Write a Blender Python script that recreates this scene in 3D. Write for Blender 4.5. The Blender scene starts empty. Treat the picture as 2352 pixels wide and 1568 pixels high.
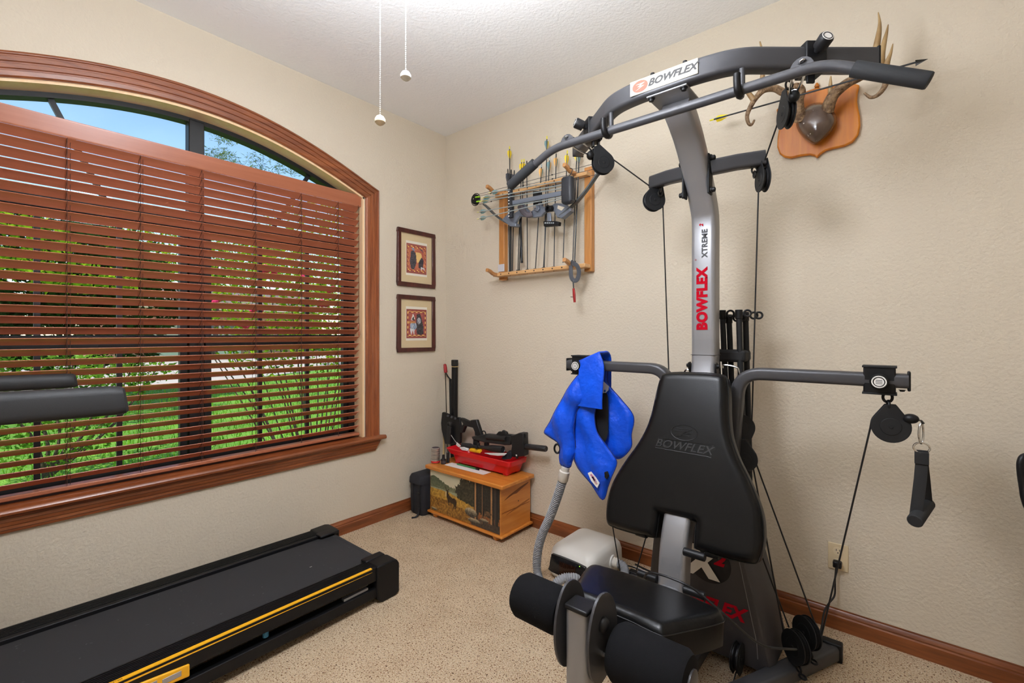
import bpy, bmesh, math, random
from mathutils import Vector, Matrix, Quaternion, geometry

# ------------------------------------------------------------------ camera
SC = bpy.context.scene
COL = SC.collection
CAMP = Vector((2.628, -2.362, 1.24))          # camera 1.24 m above the carpet
cd = bpy.data.cameras.new('camera')
cd.sensor_width = 36.0
cd.lens = 36.0 * 1055.0 / 2352.0
cd.shift_y = -18.0 / 2352.0
cd.clip_start = 0.02
cd.clip_end = 300
cam = bpy.data.objects.new('camera', cd)
COL.objects.link(cam)
cam.location = CAMP
CR = Vector((.768, .6405, 0)).normalized()
CF = Vector((-.6405, .768, 0)).normalized()
cam.rotation_euler = (math.pi / 2, 0, math.atan2(CF.y, CF.x) - math.pi / 2)
SC.camera = cam

# ------------------------------------------------------------------ world, sun, exposure
w = bpy.data.worlds.new('sky')
SC.world = w
w.use_nodes = True
nt = w.node_tree
nt.nodes.clear()
sky = nt.nodes.new('ShaderNodeTexSky')
sky.sky_type = 'NISHITA'
sky.sun_disc = False
sky.sun_elevation = math.radians(50)
sky.sun_rotation = math.radians(100)
sky.air_density = 1.0
sky.dust_density = 0.1
sky.ozone_density = 2.0
bg = nt.nodes.new('ShaderNodeBackground')
bg.inputs['Strength'].default_value = 0.26
out = nt.nodes.new('ShaderNodeOutputWorld')
nt.links.new(sky.outputs[0], bg.inputs[0])
nt.links.new(bg.outputs[0], out.inputs[0])

sd = bpy.data.lights.new('sun', 'SUN')
sd.energy = 6.0
sd.angle = math.radians(0.6)
sd.color = (1.0, .95, .86)
sun = bpy.data.objects.new('sun', sd)
COL.objects.link(sun)
sun.rotation_euler = Vector((-.12, .62, -1.0)).to_track_quat('-Z', 'Y').to_euler()

vs = SC.view_settings
vs.view_transform = 'Standard'
vs.look = 'None'
vs.exposure = 0.08
vs.gamma = 1.0
vs.use_curve_mapping = False
SC.cycles.max_bounces = 7
SC.cycles.diffuse_bounces = 5
SC.cycles.use_adaptive_sampling = True
SC.cycles.adaptive_threshold = 0.08
SC.cycles.adaptive_min_samples = 16
SC.cycles.transparent_max_bounces = 10
SC.cycles.use_denoising = True
SC.cycles.sample_clamp_indirect = 8.0
random.seed(7)

# ------------------------------------------------------------------ measuring: photo pixel + known plane -> place in the room
def ray(u, v):
    return CF + CR * ((u - 1176.) / 1055.) + Vector((0, 0, (766. - v) / 1055.))
def PX(u, v, x):
    d = ray(u, v); return CAMP + d * ((x - CAMP.x) / d.x)
def PY(u, v, y):
    d = ray(u, v); return CAMP + d * ((y - CAMP.y) / d.y)
def PZ(u, v, z):
    d = ray(u, v); return CAMP + d * ((z - CAMP.z) / d.z)
V = lambda *a: Vector(a)
def PT_(u, v, t=1.2): return CAMP + ray(u, v)*t

# ------------------------------------------------------------------ mesh helpers
def s2l(c):
    return c / 12.92 if c <= .04045 else ((c + .055) / 1.055) ** 2.4
def rgb(r, g, b):
    return (s2l(r / 255.), s2l(g / 255.), s2l(b / 255.), 1.0)

class MB:
    """collects shapes (in room coordinates) for ONE mesh object"""
    def __init__(s):
        s.v = []; s.f = []; s.c = None
    def add(s, vs, fs):
        n = len(s.v)
        s.v += [Vector(p) for p in vs]
        s.f += [tuple(i + n for i in f) for f in fs]
        return s
    def box(s, lo, hi):
        x0, y0, z0 = lo; x1, y1, z1 = hi
        return s.add([(x0,y0,z0),(x1,y0,z0),(x1,y1,z0),(x0,y1,z0),(x0,y0,z1),(x1,y0,z1),(x1,y1,z1),(x0,y1,z1)],
                     [(0,3,2,1),(4,5,6,7),(0,1,5,4),(1,2,6,5),(2,3,7,6),(3,0,4,7)])
    def obox(s, c, ax, ay, az):
        """box about c with half-axis vectors"""
        c = Vector(c); ax = Vector(ax); ay = Vector(ay); az = Vector(az)
        P = [c+ax*i+ay*j+az*k for k in (-1,1) for i,j in ((-1,-1),(1,-1),(1,1),(-1,1))]
        return s.add(P, [(0,3,2,1),(4,5,6,7),(0,1,5,4),(1,2,6,5),(2,3,7,6),(3,0,4,7)])
    def prism(s, poly, off):
        """closed polygon of 3D points extruded by vector off"""
        n = len(poly); off = Vector(off)
        a = [Vector(p) for p in poly]
        return s.add(a + [p + off for p in a],
                     [tuple(range(n))[::-1], tuple(range(n, 2*n))] + [(i, (i+1) % n, n+(i+1) % n, n+i) for i in range(n)])
    def cyl(s, a, b, r, r2=None, n=16, caps=True):
        a = Vector(a); b = Vector(b); r2 = r if r2 is None else r2
        d = (b - a).normalized(); u = d.orthogonal().normalized(); w_ = d.cross(u)
        P = []
        for c, q in ((a, r), (b, r2)):
            P += [c + (u*math.cos(2*math.pi*i/n) + w_*math.sin(2*math.pi*i/n)) * q for i in range(n)]
        F = [(i, (i+1) % n, n+(i+1) % n, n+i) for i in range(n)]
        if caps: F += [tuple(range(n))[::-1], tuple(range(n, 2*n))]
        return s.add(P, F)
    def lathe(s, o, d, prof, n=24, u=None):
        """profile of (distance along d, radius)"""
        o = Vector(o); d = Vector(d).normalized(); u = (Vector(u) if u else d.orthogonal()).normalized(); w_ = d.cross(u)
        P = []; F = []
        for h, r in prof:
            P += [o + d*h + (u*math.cos(2*math.pi*i/n) + w_*math.sin(2*math.pi*i/n)) * max(r, 1e-5) for i in range(n)]
        for k in range(len(prof)-1):
            F += [(k*n+i, k*n+(i+1) % n, (k+1)*n+(i+1) % n, (k+1)*n+i) for i in range(n)]
        F += [tuple(range(n))[::-1], tuple(range((len(prof)-1)*n, len(prof)*n))]
        return s.add(P, F)
    def ell(s, c, r, n=20, m=12, rot=None):
        c = Vector(c); P = []; F = []
        for k in range(m+1):
            t = math.pi * k / m
            for i in range(n):
                p = 2*math.pi*i/n
                q = Vector((r[0]*math.sin(t)*math.cos(p), r[1]*math.sin(t)*math.sin(p), r[2]*math.cos(t)))
                if rot: q = rot @ q
                P.append(c+q)
        for k in range(m):
            F += [(k*n+i, (k+1)*n+i, (k+1)*n+(i+1) % n, k*n+(i+1) % n) for i in range(n)]
        return s.add(P, F)
    def sweep(s, path, prof, up=(0, 0, 1), scale=None, closed=False, caps=True):
        """path of points, prof = list of (a,b) offsets (a along side, b along up)"""
        path = [Vector(p) for p in path]; N = len(path); n = len(prof); P = []
        up = Vector(up)
        t0 = (path[1]-path[0]).normalized()
        side = t0.cross(up)
        if side.length < 1e-4: side = t0.orthogonal()
        side.normalize()
        prev = t0
        for k in range(N):
            if closed: t = (path[(k+1) % N]-path[k-1]).normalized()
            elif k == 0: t = t0
            elif k == N-1: t = (path[k]-path[k-1]).normalized()
            else:
                t = ((path[k+1]-path[k]).normalized()+(path[k]-path[k-1]).normalized())
                t = t.normalized() if t.length > 1e-6 else prev
            q = prev.rotation_difference(t); side = (q @ side); side = (side - t*side.dot(t)).normalized(); prev = t
            upv = side.cross(t)
            f = scale[k] if scale else 1.0
            P += [path[k] + side*a*f + upv*b*f for a, b in prof]
        F = []
        for k in range(N if closed else N-1):
            a = k*n; b = ((k+1) % N)*n
            F += [(a+i, a+(i+1) % n, b+(i+1) % n, b+i) for i in range(n)]
        if caps and not closed: F += [tuple(range(n))[::-1], tuple(range((N-1)*n, N*n))]
        return s.add(P, F)
    def tube(s, path, r, n=12, closed=False, scale=None, up=(0, 0, 1), caps=True):
        return s.sweep(path, [(math.cos(2*math.pi*i/n)*r, math.sin(2*math.pi*i/n)*r) for i in range(n)], up, scale, closed, caps)
    def loft(s, rings, caps=True, closed=True):
        n = len(rings[0]); P = [p for r in rings for p in r]; F = []
        for k in range(len(rings)-1):
            for i in range(n if closed else n-1):
                F.append((k*n+i, k*n+(i+1) % n, (k+1)*n+(i+1) % n, (k+1)*n+i))
        if caps: F += [tuple(range(n))[::-1], tuple(range((len(rings)-1)*n, len(rings)*n))]
        return s.add(P, F)

def rrect(w_, h, r, n=4):
    """rounded rectangle profile, full width/height"""
    P = []
    for cx, cy, a0 in ((w_/2-r, h/2-r, 0), (-w_/2+r, h/2-r, 90), (-w_/2+r, -h/2+r, 180), (w_/2-r, -h/2+r, 270)):
        for i in range(n+1):
            a = math.radians(a0 + 90*i/n); P.append((cx+r*math.cos(a), cy+r*math.sin(a)))
    return P
def fillet(pts, r, n=6):
    """polyline with rounded corners"""
    pts = [Vector(p) for p in pts]; out = [pts[0]]
    for i in range(1, len(pts)-1):
        a, b, c = pts[i-1], pts[i], pts[i+1]
        d1 = (a-b); d2 = (c-b); q = min(r if not isinstance(r, (list, tuple)) else r[i-1], d1.length*.49, d2.length*.49)
        p1 = b + d1.normalized()*q; p2 = b + d2.normalized()*q
        for k in range(n+1):
            t = k/n; out.append(p1*(1-t)**2 + b*2*t*(1-t) + p2*t*t)
    out.append(pts[-1]); return out
def smooth(pts, n=8, closed=False):
    """Catmull-Rom through points"""
    pts = [Vector(p) for p in pts]; N = len(pts); out = []
    for i in range(N if closed else N-1):
        if closed: p0, p1, p2, p3 = pts[i-1], pts[i], pts[(i+1) % N], pts[(i+2) % N]
        else: p0, p1, p2, p3 = pts[max(i-1, 0)], pts[i], pts[i+1], pts[min(i+2, N-1)]
        for k in range(n):
            t = k/n
            out.append(.5*((2*p1)+(p2-p0)*t+(2*p0-5*p1+4*p2-p3)*t*t+(3*p1-p0-3*p2+p3)*t**3))
    if not closed: out.append(pts[-1])
    return out

def obj(name, mb, mat, parent=None, bev=0, ang=38, sub=0, seg=2, flat=False, label=None, kind=None):
    me = bpy.data.meshes.new(name)
    off = parent['_o'] if parent is not None and '_o' in parent else (0, 0, 0)
    off = Vector(off)
    me.from_pydata([tuple(p-off) for p in mb.v], [], mb.f)
    bm = bmesh.new(); bm.from_mesh(me)
    bmesh.ops.remove_doubles(bm, verts=bm.verts, dist=1e-6)
    bmesh.ops.recalc_face_normals(bm, faces=bm.faces)
    bm.to_mesh(me); bm.free()
    if not flat:
        me.shade_smooth(); me.set_sharp_from_angle(angle=math.radians(ang))
    if mat: me.materials.append(mat)
    o = bpy.data.objects.new(name, me); COL.objects.link(o)
    if parent is not None:
        o.parent = parent
        o['_o'] = tuple(off)
    if bev:
        m = o.modifiers.new('bevel', 'BEVEL'); m.width = bev; m.segments = seg; m.limit_method = 'ANGLE'; m.angle_limit = math.radians(40)
    if sub:
        m = o.modifiers.new('sub', 'SUBSURF'); m.levels = sub; m.render_levels = sub
    if label: o['label'] = label
    if kind: o['kind'] = kind
    return o
def tag(o, label, cat, group=None):
    o['label'] = label; o['category'] = cat
    if group: o['group'] = group
    return o
def thing(name, label, cat, loc=(0, 0, 0), group=None):
    o = bpy.data.objects.new(name, None); COL.objects.link(o)
    o.empty_display_size = .05
    o.location = loc; o['_o'] = tuple(loc)
    return tag(o, label, cat, group)
def struct(name, mb, mat, parent=None, **k):
    o = obj(name, mb, mat, parent, **k)
    if parent is None: o['kind'] = 'structure'
    return o
def sroot(name, loc=(0, 0, 0)):
    o = bpy.data.objects.new(name, None); COL.objects.link(o); o.location = loc; o['_o'] = tuple(loc); o['kind'] = 'structure'
    return o
def share(src, name, parent, delta=(0, 0, 0)):
    """another piece alike, sharing mesh data, moved by delta"""
    o = src.copy(); o.name = name; COL.objects.link(o); o.parent = parent
    o.location = Vector(src.location) + Vector(delta); return o
def text(name, s, mat, parent, o, right, up, size, ext=.0006, shear=0, bold=0, align='CENTER', sx=1.0, space=1.0):
    """flat raised lettering on a surface: o = centre, right/up = directions on the surface"""
    cu = bpy.data.curves.new(name, 'FONT'); cu.body = s; cu.size = size; cu.extrude = ext; cu.shear = shear
    cu.offset = bold; cu.align_x = align; cu.align_y = 'CENTER'; cu.resolution_u = 4; cu.space_character = space
    t = bpy.data.objects.new(name, cu); COL.objects.link(t)
    dg = bpy.context.evaluated_depsgraph_get()
    me = bpy.data.meshes.new_from_object(t.evaluated_get(dg))
    COL.objects.unlink(t); bpy.data.objects.remove(t)
    r = Vector(right).normalized(); u = Vector(up).normalized(); nrm = r.cross(u)
    off = Vector(parent['_o']) if parent is not None and '_o' in parent else Vector((0, 0, 0))
    o = Vector(o) - off
    for v in me.vertices:
        c = v.co.copy(); v.co = o + r*(c.x*sx) + u*c.y + nrm*c.z
    me.materials.clear(); me.materials.append(mat)
    ob = bpy.data.objects.new(name, me); COL.objects.link(ob)
    if parent is not None: ob.parent = parent; ob['_o'] = tuple(off)
    return ob

# ------------------------------------------------------------------ materials (all procedural)
MATS = {}
def mat(name, col, rough=.5, metal=0., bump=None, var=None, coat=0., spec=.5, emis=None, speck=None, aniso=None, sheen=0.):
    if name in MATS: return MATS[name]
    m = bpy.data.materials.new(name); m.use_nodes = True; MATS[name] = m
    nt = m.node_tree; b = nt.nodes['Principled BSDF']; L = nt.links.new
    c = rgb(*col)
    b.inputs['Base Color'].default_value = c
    b.inputs['Roughness'].default_value = rough; b.inputs['Metallic'].default_value = metal
    b.inputs['Coat Weight'].default_value = coat; b.inputs['Specular IOR Level'].default_value = spec
    b.inputs['Sheen Weight'].default_value = sheen
    if emis: b.inputs['Emission Color'].default_value = rgb(*emis[0]); b.inputs['Emission Strength'].default_value = emis[1]
    tc = nt.nodes.new('ShaderNodeTexCoord')
    src = None
    if var:      # (scale, second colour, detail)
        n = nt.nodes.new('ShaderNodeTexNoise'); n.inputs['Scale'].default_value = var[0]; n.inputs['Detail'].default_value = var[2] if len(var) > 2 else 4
        L(tc.outputs['Object'], n.inputs['Vector'])
        r = nt.nodes.new('ShaderNodeValToRGB'); r.color_ramp.elements[0].position = .35; r.color_ramp.elements[1].position = .65
        r.color_ramp.elements[0].color = c; r.color_ramp.elements[1].color = rgb(*var[1])
        L(n.outputs['Fac'], r.inputs['Fac']); src = r.outputs['Color']
    if speck:    # (scale, colour, threshold)
        for sc_, cc, th in speck:
            n = nt.nodes.new('ShaderNodeTexNoise'); n.inputs['Scale'].default_value = sc_; n.inputs['Detail'].default_value = 1
            L(tc.outputs['Object'], n.inputs['Vector'])
            r = nt.nodes.new('ShaderNodeValToRGB'); r.color_ramp.elements[0].position = th; r.color_ramp.elements[1].position = th + .04
            r.color_ramp.elements[0].color = (0, 0, 0, 1); r.color_ramp.elements[1].color = (1, 1, 1, 1)
            L(n.outputs['Fac'], r.inputs['Fac'])
            mx = nt.nodes.new('ShaderNodeMix'); mx.data_type = 'RGBA'
            L(r.outputs['Color'], mx.inputs[0])
            if src: L(src, mx.inputs[6])
            else: mx.inputs[6].default_value = c
            mx.inputs[7].default_value = rgb(*cc); src = mx.outputs[2]
    if src: L(src, b.inputs['Base Color'])
    if bump:     # (scale, strength, distance[, detail])
        n = nt.nodes.new('ShaderNodeTexNoise'); n.inputs['Scale'].default_value = bump[0]; n.inputs['Detail'].default_value = bump[3] if len(bump) > 3 else 3
        L(tc.outputs['Object'], n.inputs['Vector'])
        bp = nt.nodes.new('ShaderNodeBump'); bp.inputs['Strength'].default_value = bump[1]; bp.inputs['Distance'].default_value = bump[2]
        L(n.outputs['Fac'], bp.inputs['Height']); L(bp.outputs['Normal'], b.inputs['Normal'])
    return m
def wood(name, a, b_, axis='X', scale=14, rough=.35, coat=.3, stretch=12, bumpd=.0006, ring=None):
    """grain running along axis"""
    if name in MATS: return MATS[name]
    m = bpy.data.materials.new(name); m.use_nodes = True; MATS[name] = m
    nt = m.node_tree; b = nt.nodes['Principled BSDF']; L = nt.links.new
    tc = nt.nodes.new('ShaderNodeTexCoord'); mp = nt.nodes.new('ShaderNodeMapping')
    sc_ = {'X': (1/stretch, 1, 1), 'Y': (1, 1/stretch, 1), 'Z': (1, 1, 1/stretch)}[axis]
    mp.inputs['Scale'].default_value = sc_
    L(tc.outputs['Object'], mp.inputs['Vector'])
    n = nt.nodes.new('ShaderNodeTexNoise'); n.inputs['Scale'].default_value = scale*6; n.inputs['Detail'].default_value = 6; n.inputs['Roughness'].default_value = .6
    n2 = nt.nodes.new('ShaderNodeTexNoise'); n2.inputs['Scale'].default_value = scale; n2.inputs['Detail'].default_value = 3; n2.inputs['Distortion'].default_value = 1.2
    L(mp.outputs[0], n.inputs['Vector']); L(mp.outputs[0], n2.inputs['Vector'])
    ad = nt.nodes.new('ShaderNodeMath'); ad.operation = 'ADD'; L(n.outputs['Fac'], ad.inputs[0]); L(n2.outputs['Fac'], ad.inputs[1])
    hf = nt.nodes.new('ShaderNodeMath'); hf.operation = 'MULTIPLY'; hf.inputs[1].default_value = .5; L(ad.outputs[0], hf.inputs[0])
    r = nt.nodes.new('ShaderNodeValToRGB'); r.color_ramp.elements[0].position = .38; r.color_ramp.elements[1].position = .62
    r.color_ramp.elements[0].color = rgb(*a); r.color_ramp.elements[1].color = rgb(*b_)
    L(hf.outputs[0], r.inputs['Fac']); L(r.outputs['Color'], b.inputs['Base Color'])
    bp = nt.nodes.new('ShaderNodeBump'); bp.inputs['Strength'].default_value = .3; bp.inputs['Distance'].default_value = bumpd
    L(n.outputs['Fac'], bp.inputs['Height']); L(bp.outputs['Normal'], b.inputs['Normal'])
    b.inputs['Roughness'].default_value = rough; b.inputs['Coat Weight'].default_value = coat; b.inputs['Coat Roughness'].default_value = .25
    return m
def printed(name, rough=.5):
    """a flat print: colours stored per cell of the printed sheet"""
    if name in MATS: return MATS[name]
    m = bpy.data.materials.new(name); m.use_nodes = True; MATS[name] = m
    nt = m.node_tree; b = nt.nodes['Principled BSDF']
    at = nt.nodes.new('ShaderNodeAttribute'); at.attribute_name = 'ink'
    nt.links.new(at.outputs['Color'], b.inputs['Base Color']); b.inputs['Roughness'].default_value = rough
    return m
def print_sheet(name, parent, o, right, up, w_, h, nx, ny, fn, m):
    """sheet of nx x ny printed cells; fn(s,t) -> sRGB 0..255 with s,t in 0..1 from the lower left"""
    off = Vector(parent['_o']) if parent is not None and '_o' in parent else Vector((0, 0, 0))
    o = Vector(o) - off; right = Vector(right).normalized(); up = Vector(up).normalized()
    vs_ = []; fs = []; cols = []
    for j in range(ny+1):
        for i in range(nx+1): vs_.append(tuple(o + right*(w_*i/nx) + up*(h*j/ny)))
    for j in range(ny):
        for i in range(nx):
            a = j*(nx+1)+i; fs.append((a, a+1, a+nx+2, a+nx+1)); cols.append(rgb(*[max(0, min(255, q)) for q in fn((i+.5)/nx, (j+.5)/ny)]))
    me = bpy.data.meshes.new(name); me.from_pydata(vs_, [], fs)
    ca = me.color_attributes.new('ink', 'FLOAT_COLOR', 'CORNER')
    flat = []
    for c in cols: flat += list(c)*4
    ca.data.foreach_set('color', flat)
    me.materials.append(m)
    ob = bpy.data.objects.new(name, me); COL.objects.link(ob)
    if parent is not None: ob.parent = parent; ob['_o'] = tuple(off)
    return ob

# ================================================================== the room
H = 2.74; RX = 3.9; RY = -3.7; WT = .16
M_wall = mat('wall_paint', (211, 200, 181), .85, bump=(85, .55, .0045, 2), spec=.25)
M_ceil = mat('ceiling_paint', (240, 240, 240), .9, bump=(75, .5, .005, 3), spec=.2)
M_out = mat('outside_brick_render', (170, 140, 118), .9)
M_carpet = mat('carpet', (226, 202, 168), .97, bump=(300, 1.0, .008, 3), var=(7, (214, 188, 154)), spec=.1,
               speck=[(200, (240, 222, 196), .56), (150, (140, 104, 74), .62), (120, (92, 64, 46), .675), (210, (168, 112, 80), .64)])
M_trim = wood('stained_trim_vertical', (120, 62, 34), (164, 94, 54), 'Z', 10, .32, .4)
M_trimY = wood('stained_trim_left', (108, 54, 26), (150, 84, 44), 'Y', 10, .32, .4)
M_trimX = wood('stained_trim_right', (104, 52, 22), (146, 82, 40), 'X', 10, .32, .4)

struct('floor', MB().box((-0.02, RY, -.1), (RX, 0.02, 0)), M_carpet)
struct('ceiling', MB().box((-.16, RY, H), (RX, .16, H+.12)), M_ceil)
struct('wall_right', MB().box((-.16, 0, -.1), (RX, WT, H)), M_wall)
struct('wall_far', MB().box((RX, RY, -.1), (RX+WT, WT, H)), M_wall)
struct('wall_behind', MB().box((-.16, RY-WT, -.1), (RX+WT, RY, H)), M_wall)

# left wall with its arched opening (window lies between y=WY0..WY1)
WY1 = -.700; WC = -1.615; WY0 = 2*WC - WY1; WZ0 = .575
def arch(y, base=2.44, shrink=0.0):
    d = abs(y - WC); return base - .303*d*d + .046*d**4 - shrink
NA = 40
AY = [WY0 + (WY1-WY0)*i/NA for i in range(NA+1)]
mbw = MB()
def slab(poly): mbw.prism([(0, y, z) for y, z in poly], (-WT, 0, 0))
slab([(RY, -.1), (WY0, -.1), (WY0, H), (RY, H)])
slab([(WY1, -.1), (0, -.1), (0, H), (WY1, H)])
slab([(WY0, -.1), (WY1, -.1), (WY1, WZ0-.02), (WY0, WZ0-.02)])
top = [(y, arch(y, 2.338)) for y in AY]
for i in range(NA):
    (a, b), (c, d_) = top[i], top[i+1]
    slab([(a, b), (c, d_), (c, H), (a, H)])
struct('wall_left', mbw, M_wall, flat=True)

# baseboards with a moulded profile
def base_prof(n):   # offsets from wall, heights
    return [(0, 0), (.014, 0), (.014, .055), (.011, .060), (.012, .066), (.009, .074), (.004, .080), (.004, .084), (0, .085)]
pr = base_prof(0)
mb = MB(); mb.loft([[V(o_, RY, z) for o_, z in pr], [V(o_, 0, z) for o_, z in pr]])
struct('baseboard_left', mb, M_trimY, ang=25)
mb = MB(); mb.loft([[V(0.014, -o_, z) for o_, z in pr], [V(RX, -o_, z) for o_, z in pr]])
struct('baseboard_right', mb, M_trimX, ang=25)

# ================================================================== window
M_frame = mat('window_frame_black', (13, 14, 15), .5)
M_slat = wood('blind_wood', (184, 108, 78), (200, 122, 92), 'Y', 8, .42, .25, 20)
M_rail = wood('blind_rail_wood', (158, 92, 62), (172, 104, 74), 'Y', 8, .35, .3, 20)
M_jamb = wood('jamb_wood_bounce_lit', (238, 200, 152), (246, 214, 172), 'Z', 8, .4, .2)  # pale tone carries the bright outdoor bounce in the recess, put into the colour
M_cord = mat('blind_cord', (74, 40, 28), .8)
def glassmat():
    m = bpy.data.materials.new('window_glass'); m.use_nodes = True; nt = m.node_tree; nt.nodes.clear()
    o = nt.nodes.new('ShaderNodeOutputMaterial'); t = nt.nodes.new('ShaderNodeBsdfTransparent'); g = nt.nodes.new('ShaderNodeBsdfGlossy')
    t.inputs[0].default_value = (.93, .96, .95, 1); g.inputs['Roughness'].default_value = .02
    f = nt.nodes.new('ShaderNodeFresnel'); f.inputs[0].default_value = 1.18
    mx = nt.nodes.new('ShaderNodeMixShader'); L = nt.links.new
    L(f.outputs[0], mx.inputs[0]); L(t.outputs[0], mx.inputs[1]); L(g.outputs[0], mx.inputs[2]); L(mx.outputs[0], o.inputs[0]); return m
M_glass = glassmat()

win = sroot('window_1', (-.12, WC, WZ0))
GX = -.122                                        # glass plane
IN = lambda y: arch(y, 2.338)                     # opening edge
# outer frame: jambs, sill member, arched head
FY0, FY1 = WY0+.01, WY1-.01
fr = MB()
fr.box((GX-.03, FY1-.045, WZ0), (GX+.03, FY1, IN(FY1)-.01))
fr.box((GX-.03, FY0, WZ0), (GX+.03, FY0+.045, IN(FY0)-.01))
fr.box((GX-.03, FY0, WZ0-.01), (GX+.03, FY1, WZ0+.045))
ys = [FY0 + (FY1-FY0)*i/NA for i in range(NA+1)]
fr.loft([[V(GX-.03, y, IN(y)-.034), V(GX+.03, y, IN(y)-.034), V(GX+.03, y, IN(y)-.002), V(GX-.03, y, IN(y)-.002)] for y in ys])
obj('window_frame', fr, M_frame, win, ang=30)
MY = -1.597
obj('mullion', MB().box((GX-.03, MY-.034, WZ0), (GX+.032, MY+.034, IN(MY)-.02)), M_frame, win, bev=.004)
# meeting rails, vertical muntins, fan muntins in the arch
SPR = 1.79                                        # springing of the fixed arch light
for (a, b) in ((FY0+.045, MY-.038), (MY+.038, FY1-.045)):
    obj('meeting_rail', MB().box((GX-.02, a, 1.165), (GX+.03, b, 1.232)), M_frame, win, bev=.004)
    obj('transom', MB().box((GX-.03, a, SPR-.028), (GX+.03, b, SPR+.028)), M_frame, win, bev=.004)
    obj('stile', MB().box((GX-.012, a, WZ0+.045), (GX+.020, a+.03, SPR-.028)), M_frame, win)
    obj('stile', MB().box((GX-.012, b-.03, WZ0+.045), (GX+.020, b, SPR-.028)), M_frame, win)
for y in (-2.16, -1.895, -1.285, -1.015):
    obj('muntin', MB().box((GX-.008, y-.010, WZ0+.045), (GX+.010, y+.010, SPR-.028)), M_frame, win)
for sgn in (-1, 1):
    a = V(GX, MY+sgn*.44, SPR+.02); b = V(GX, MY+sgn*.585, 2.27)
    if sgn < 0: a = V(GX, -1.93, SPR+.02); b = V(GX, -2.128, 2.25)
    else: a = V(GX, -1.235, SPR+.02); b = V(GX, -.995, 2.22)
    d = (b-a).normalized()*.010
    obj('muntin', MB().obox((a+b)/2, (b-a)/2, V(0, -d.z, d.y), (.010, 0, 0)), M_frame, win)
# panes
for (a, b) in ((FY0+.03, MY-.03), (MY+.03, FY1-.03)):
    obj('pane', MB().box((GX-.004, a, WZ0+.03), (GX-.001, b, 1.20)), M_glass, win, flat=True)
    obj('pane', MB().box((GX-.009, a, 1.20), (GX-.006, b, SPR)), M_glass, win, flat=True)
    yy = [a+(b-a)*i/12 for i in range(13)]
    mb = MB(); mb.prism([(GX-.003, a, SPR), (GX-.003, b, SPR)] + [(GX-.003, y, IN(y)-.03) for y in yy[::-1]], (-.003, 0, 0))
    obj('pane', mb, M_glass, win, flat=True)
# wooden lining of the recess (jamb extension)
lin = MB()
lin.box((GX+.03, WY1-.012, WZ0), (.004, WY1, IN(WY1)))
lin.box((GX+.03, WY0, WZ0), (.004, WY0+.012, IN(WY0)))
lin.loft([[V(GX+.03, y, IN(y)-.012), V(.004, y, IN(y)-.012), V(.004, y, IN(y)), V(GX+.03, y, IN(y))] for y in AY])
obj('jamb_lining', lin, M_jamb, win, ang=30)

# fluted casing: arched head, two legs, stool and apron
CW = .098
def flute(w_=CW):
    P = [(0, 0), (0, .014), (.006, .019)]
    for k in range(3):
        c = .028 + k*.026
        P += [(c-.0055, .021), (c-.003, .0165), (c+.003, .0165), (c+.0055, .021)]
    P += [(w_-.010, .022), (w_-.002, .018), (w_, .012), (w_, 0)]
    return P
fp = flute()
tr = sroot('trim_1', (0, WC, WZ0))
YR = WY1 + .008; YL = WY0 - .008
ang_end = math.atan2(arch(WY1-.05)-arch(WY1), .05)
# head: profile swept along the arch; outward = normal of the curve
rings = []
n = 56
for i in range(n+1):
    y = (YL - 0.0) + (YR - YL)*i/n
    slope = (arch(y+.001, 2.346)-arch(y-.001, 2.346))/.002
    nv = V(0, -slope, 1).normalized()
    base = V(0, y, arch(y, 2.346) - .008)
    if i in (0, n):      # mitred ends meet the legs
        s_ = 1 if i == n else -1
        nv = V(0, s_*.98, .70)
    rings.append([base + nv*u_ + V(h_, 0, 0) for u_, h_ in fp])
mb = MB(); mb.loft(rings)
obj('head_casing', mb, M_trimY, tr, ang=25)
for s_, y0 in ((1, YR), (-1, YL)):
    zt = arch(y0, 2.346)-.008
    mb = MB(); mb.loft([[V(h_, y0+s_*u_, WZ0) for u_, h_ in fp], [V(h_, y0+s_*u_*.98, zt+u_*.70) for u_, h_ in fp]])
    obj('side_casing', mb, M_trim, tr, ang=25)
# stool (sill board) with rounded nose and horns
sp = [(-.085, .575), (.045, .575), (.054, .570), (.058, .562), (.056, .553), (.047, .548), (-.085, .548)]
mb = MB(); mb.loft([[V(a, YL-.125, b) for a, b in sp], [V(a, YR+.125, b) for a, b in sp]])
for v in mb.v:
    if v.x < .0: v.y = max(min(v.y, WY1-.001), WY0+.001)
obj('window_stool', mb, M_trimY, tr, ang=35)
ap = [(0, .548), (.036, .548), (.034, .538), (.030, .534), (.030, .522), (.026, .518), (.024, .505), (.020, .501), (.020, .490), (.016, .486), (.014, .476), (0, .474)]
mb = MB(); mb.loft([[V(a, YL-.10+(.548-b)*.45, b) for a, b in ap], [V(a, YR+.10-(.548-b)*.45, b) for a, b in ap]])
obj('apron', mb, M_trimY, tr, ang=25)

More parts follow.
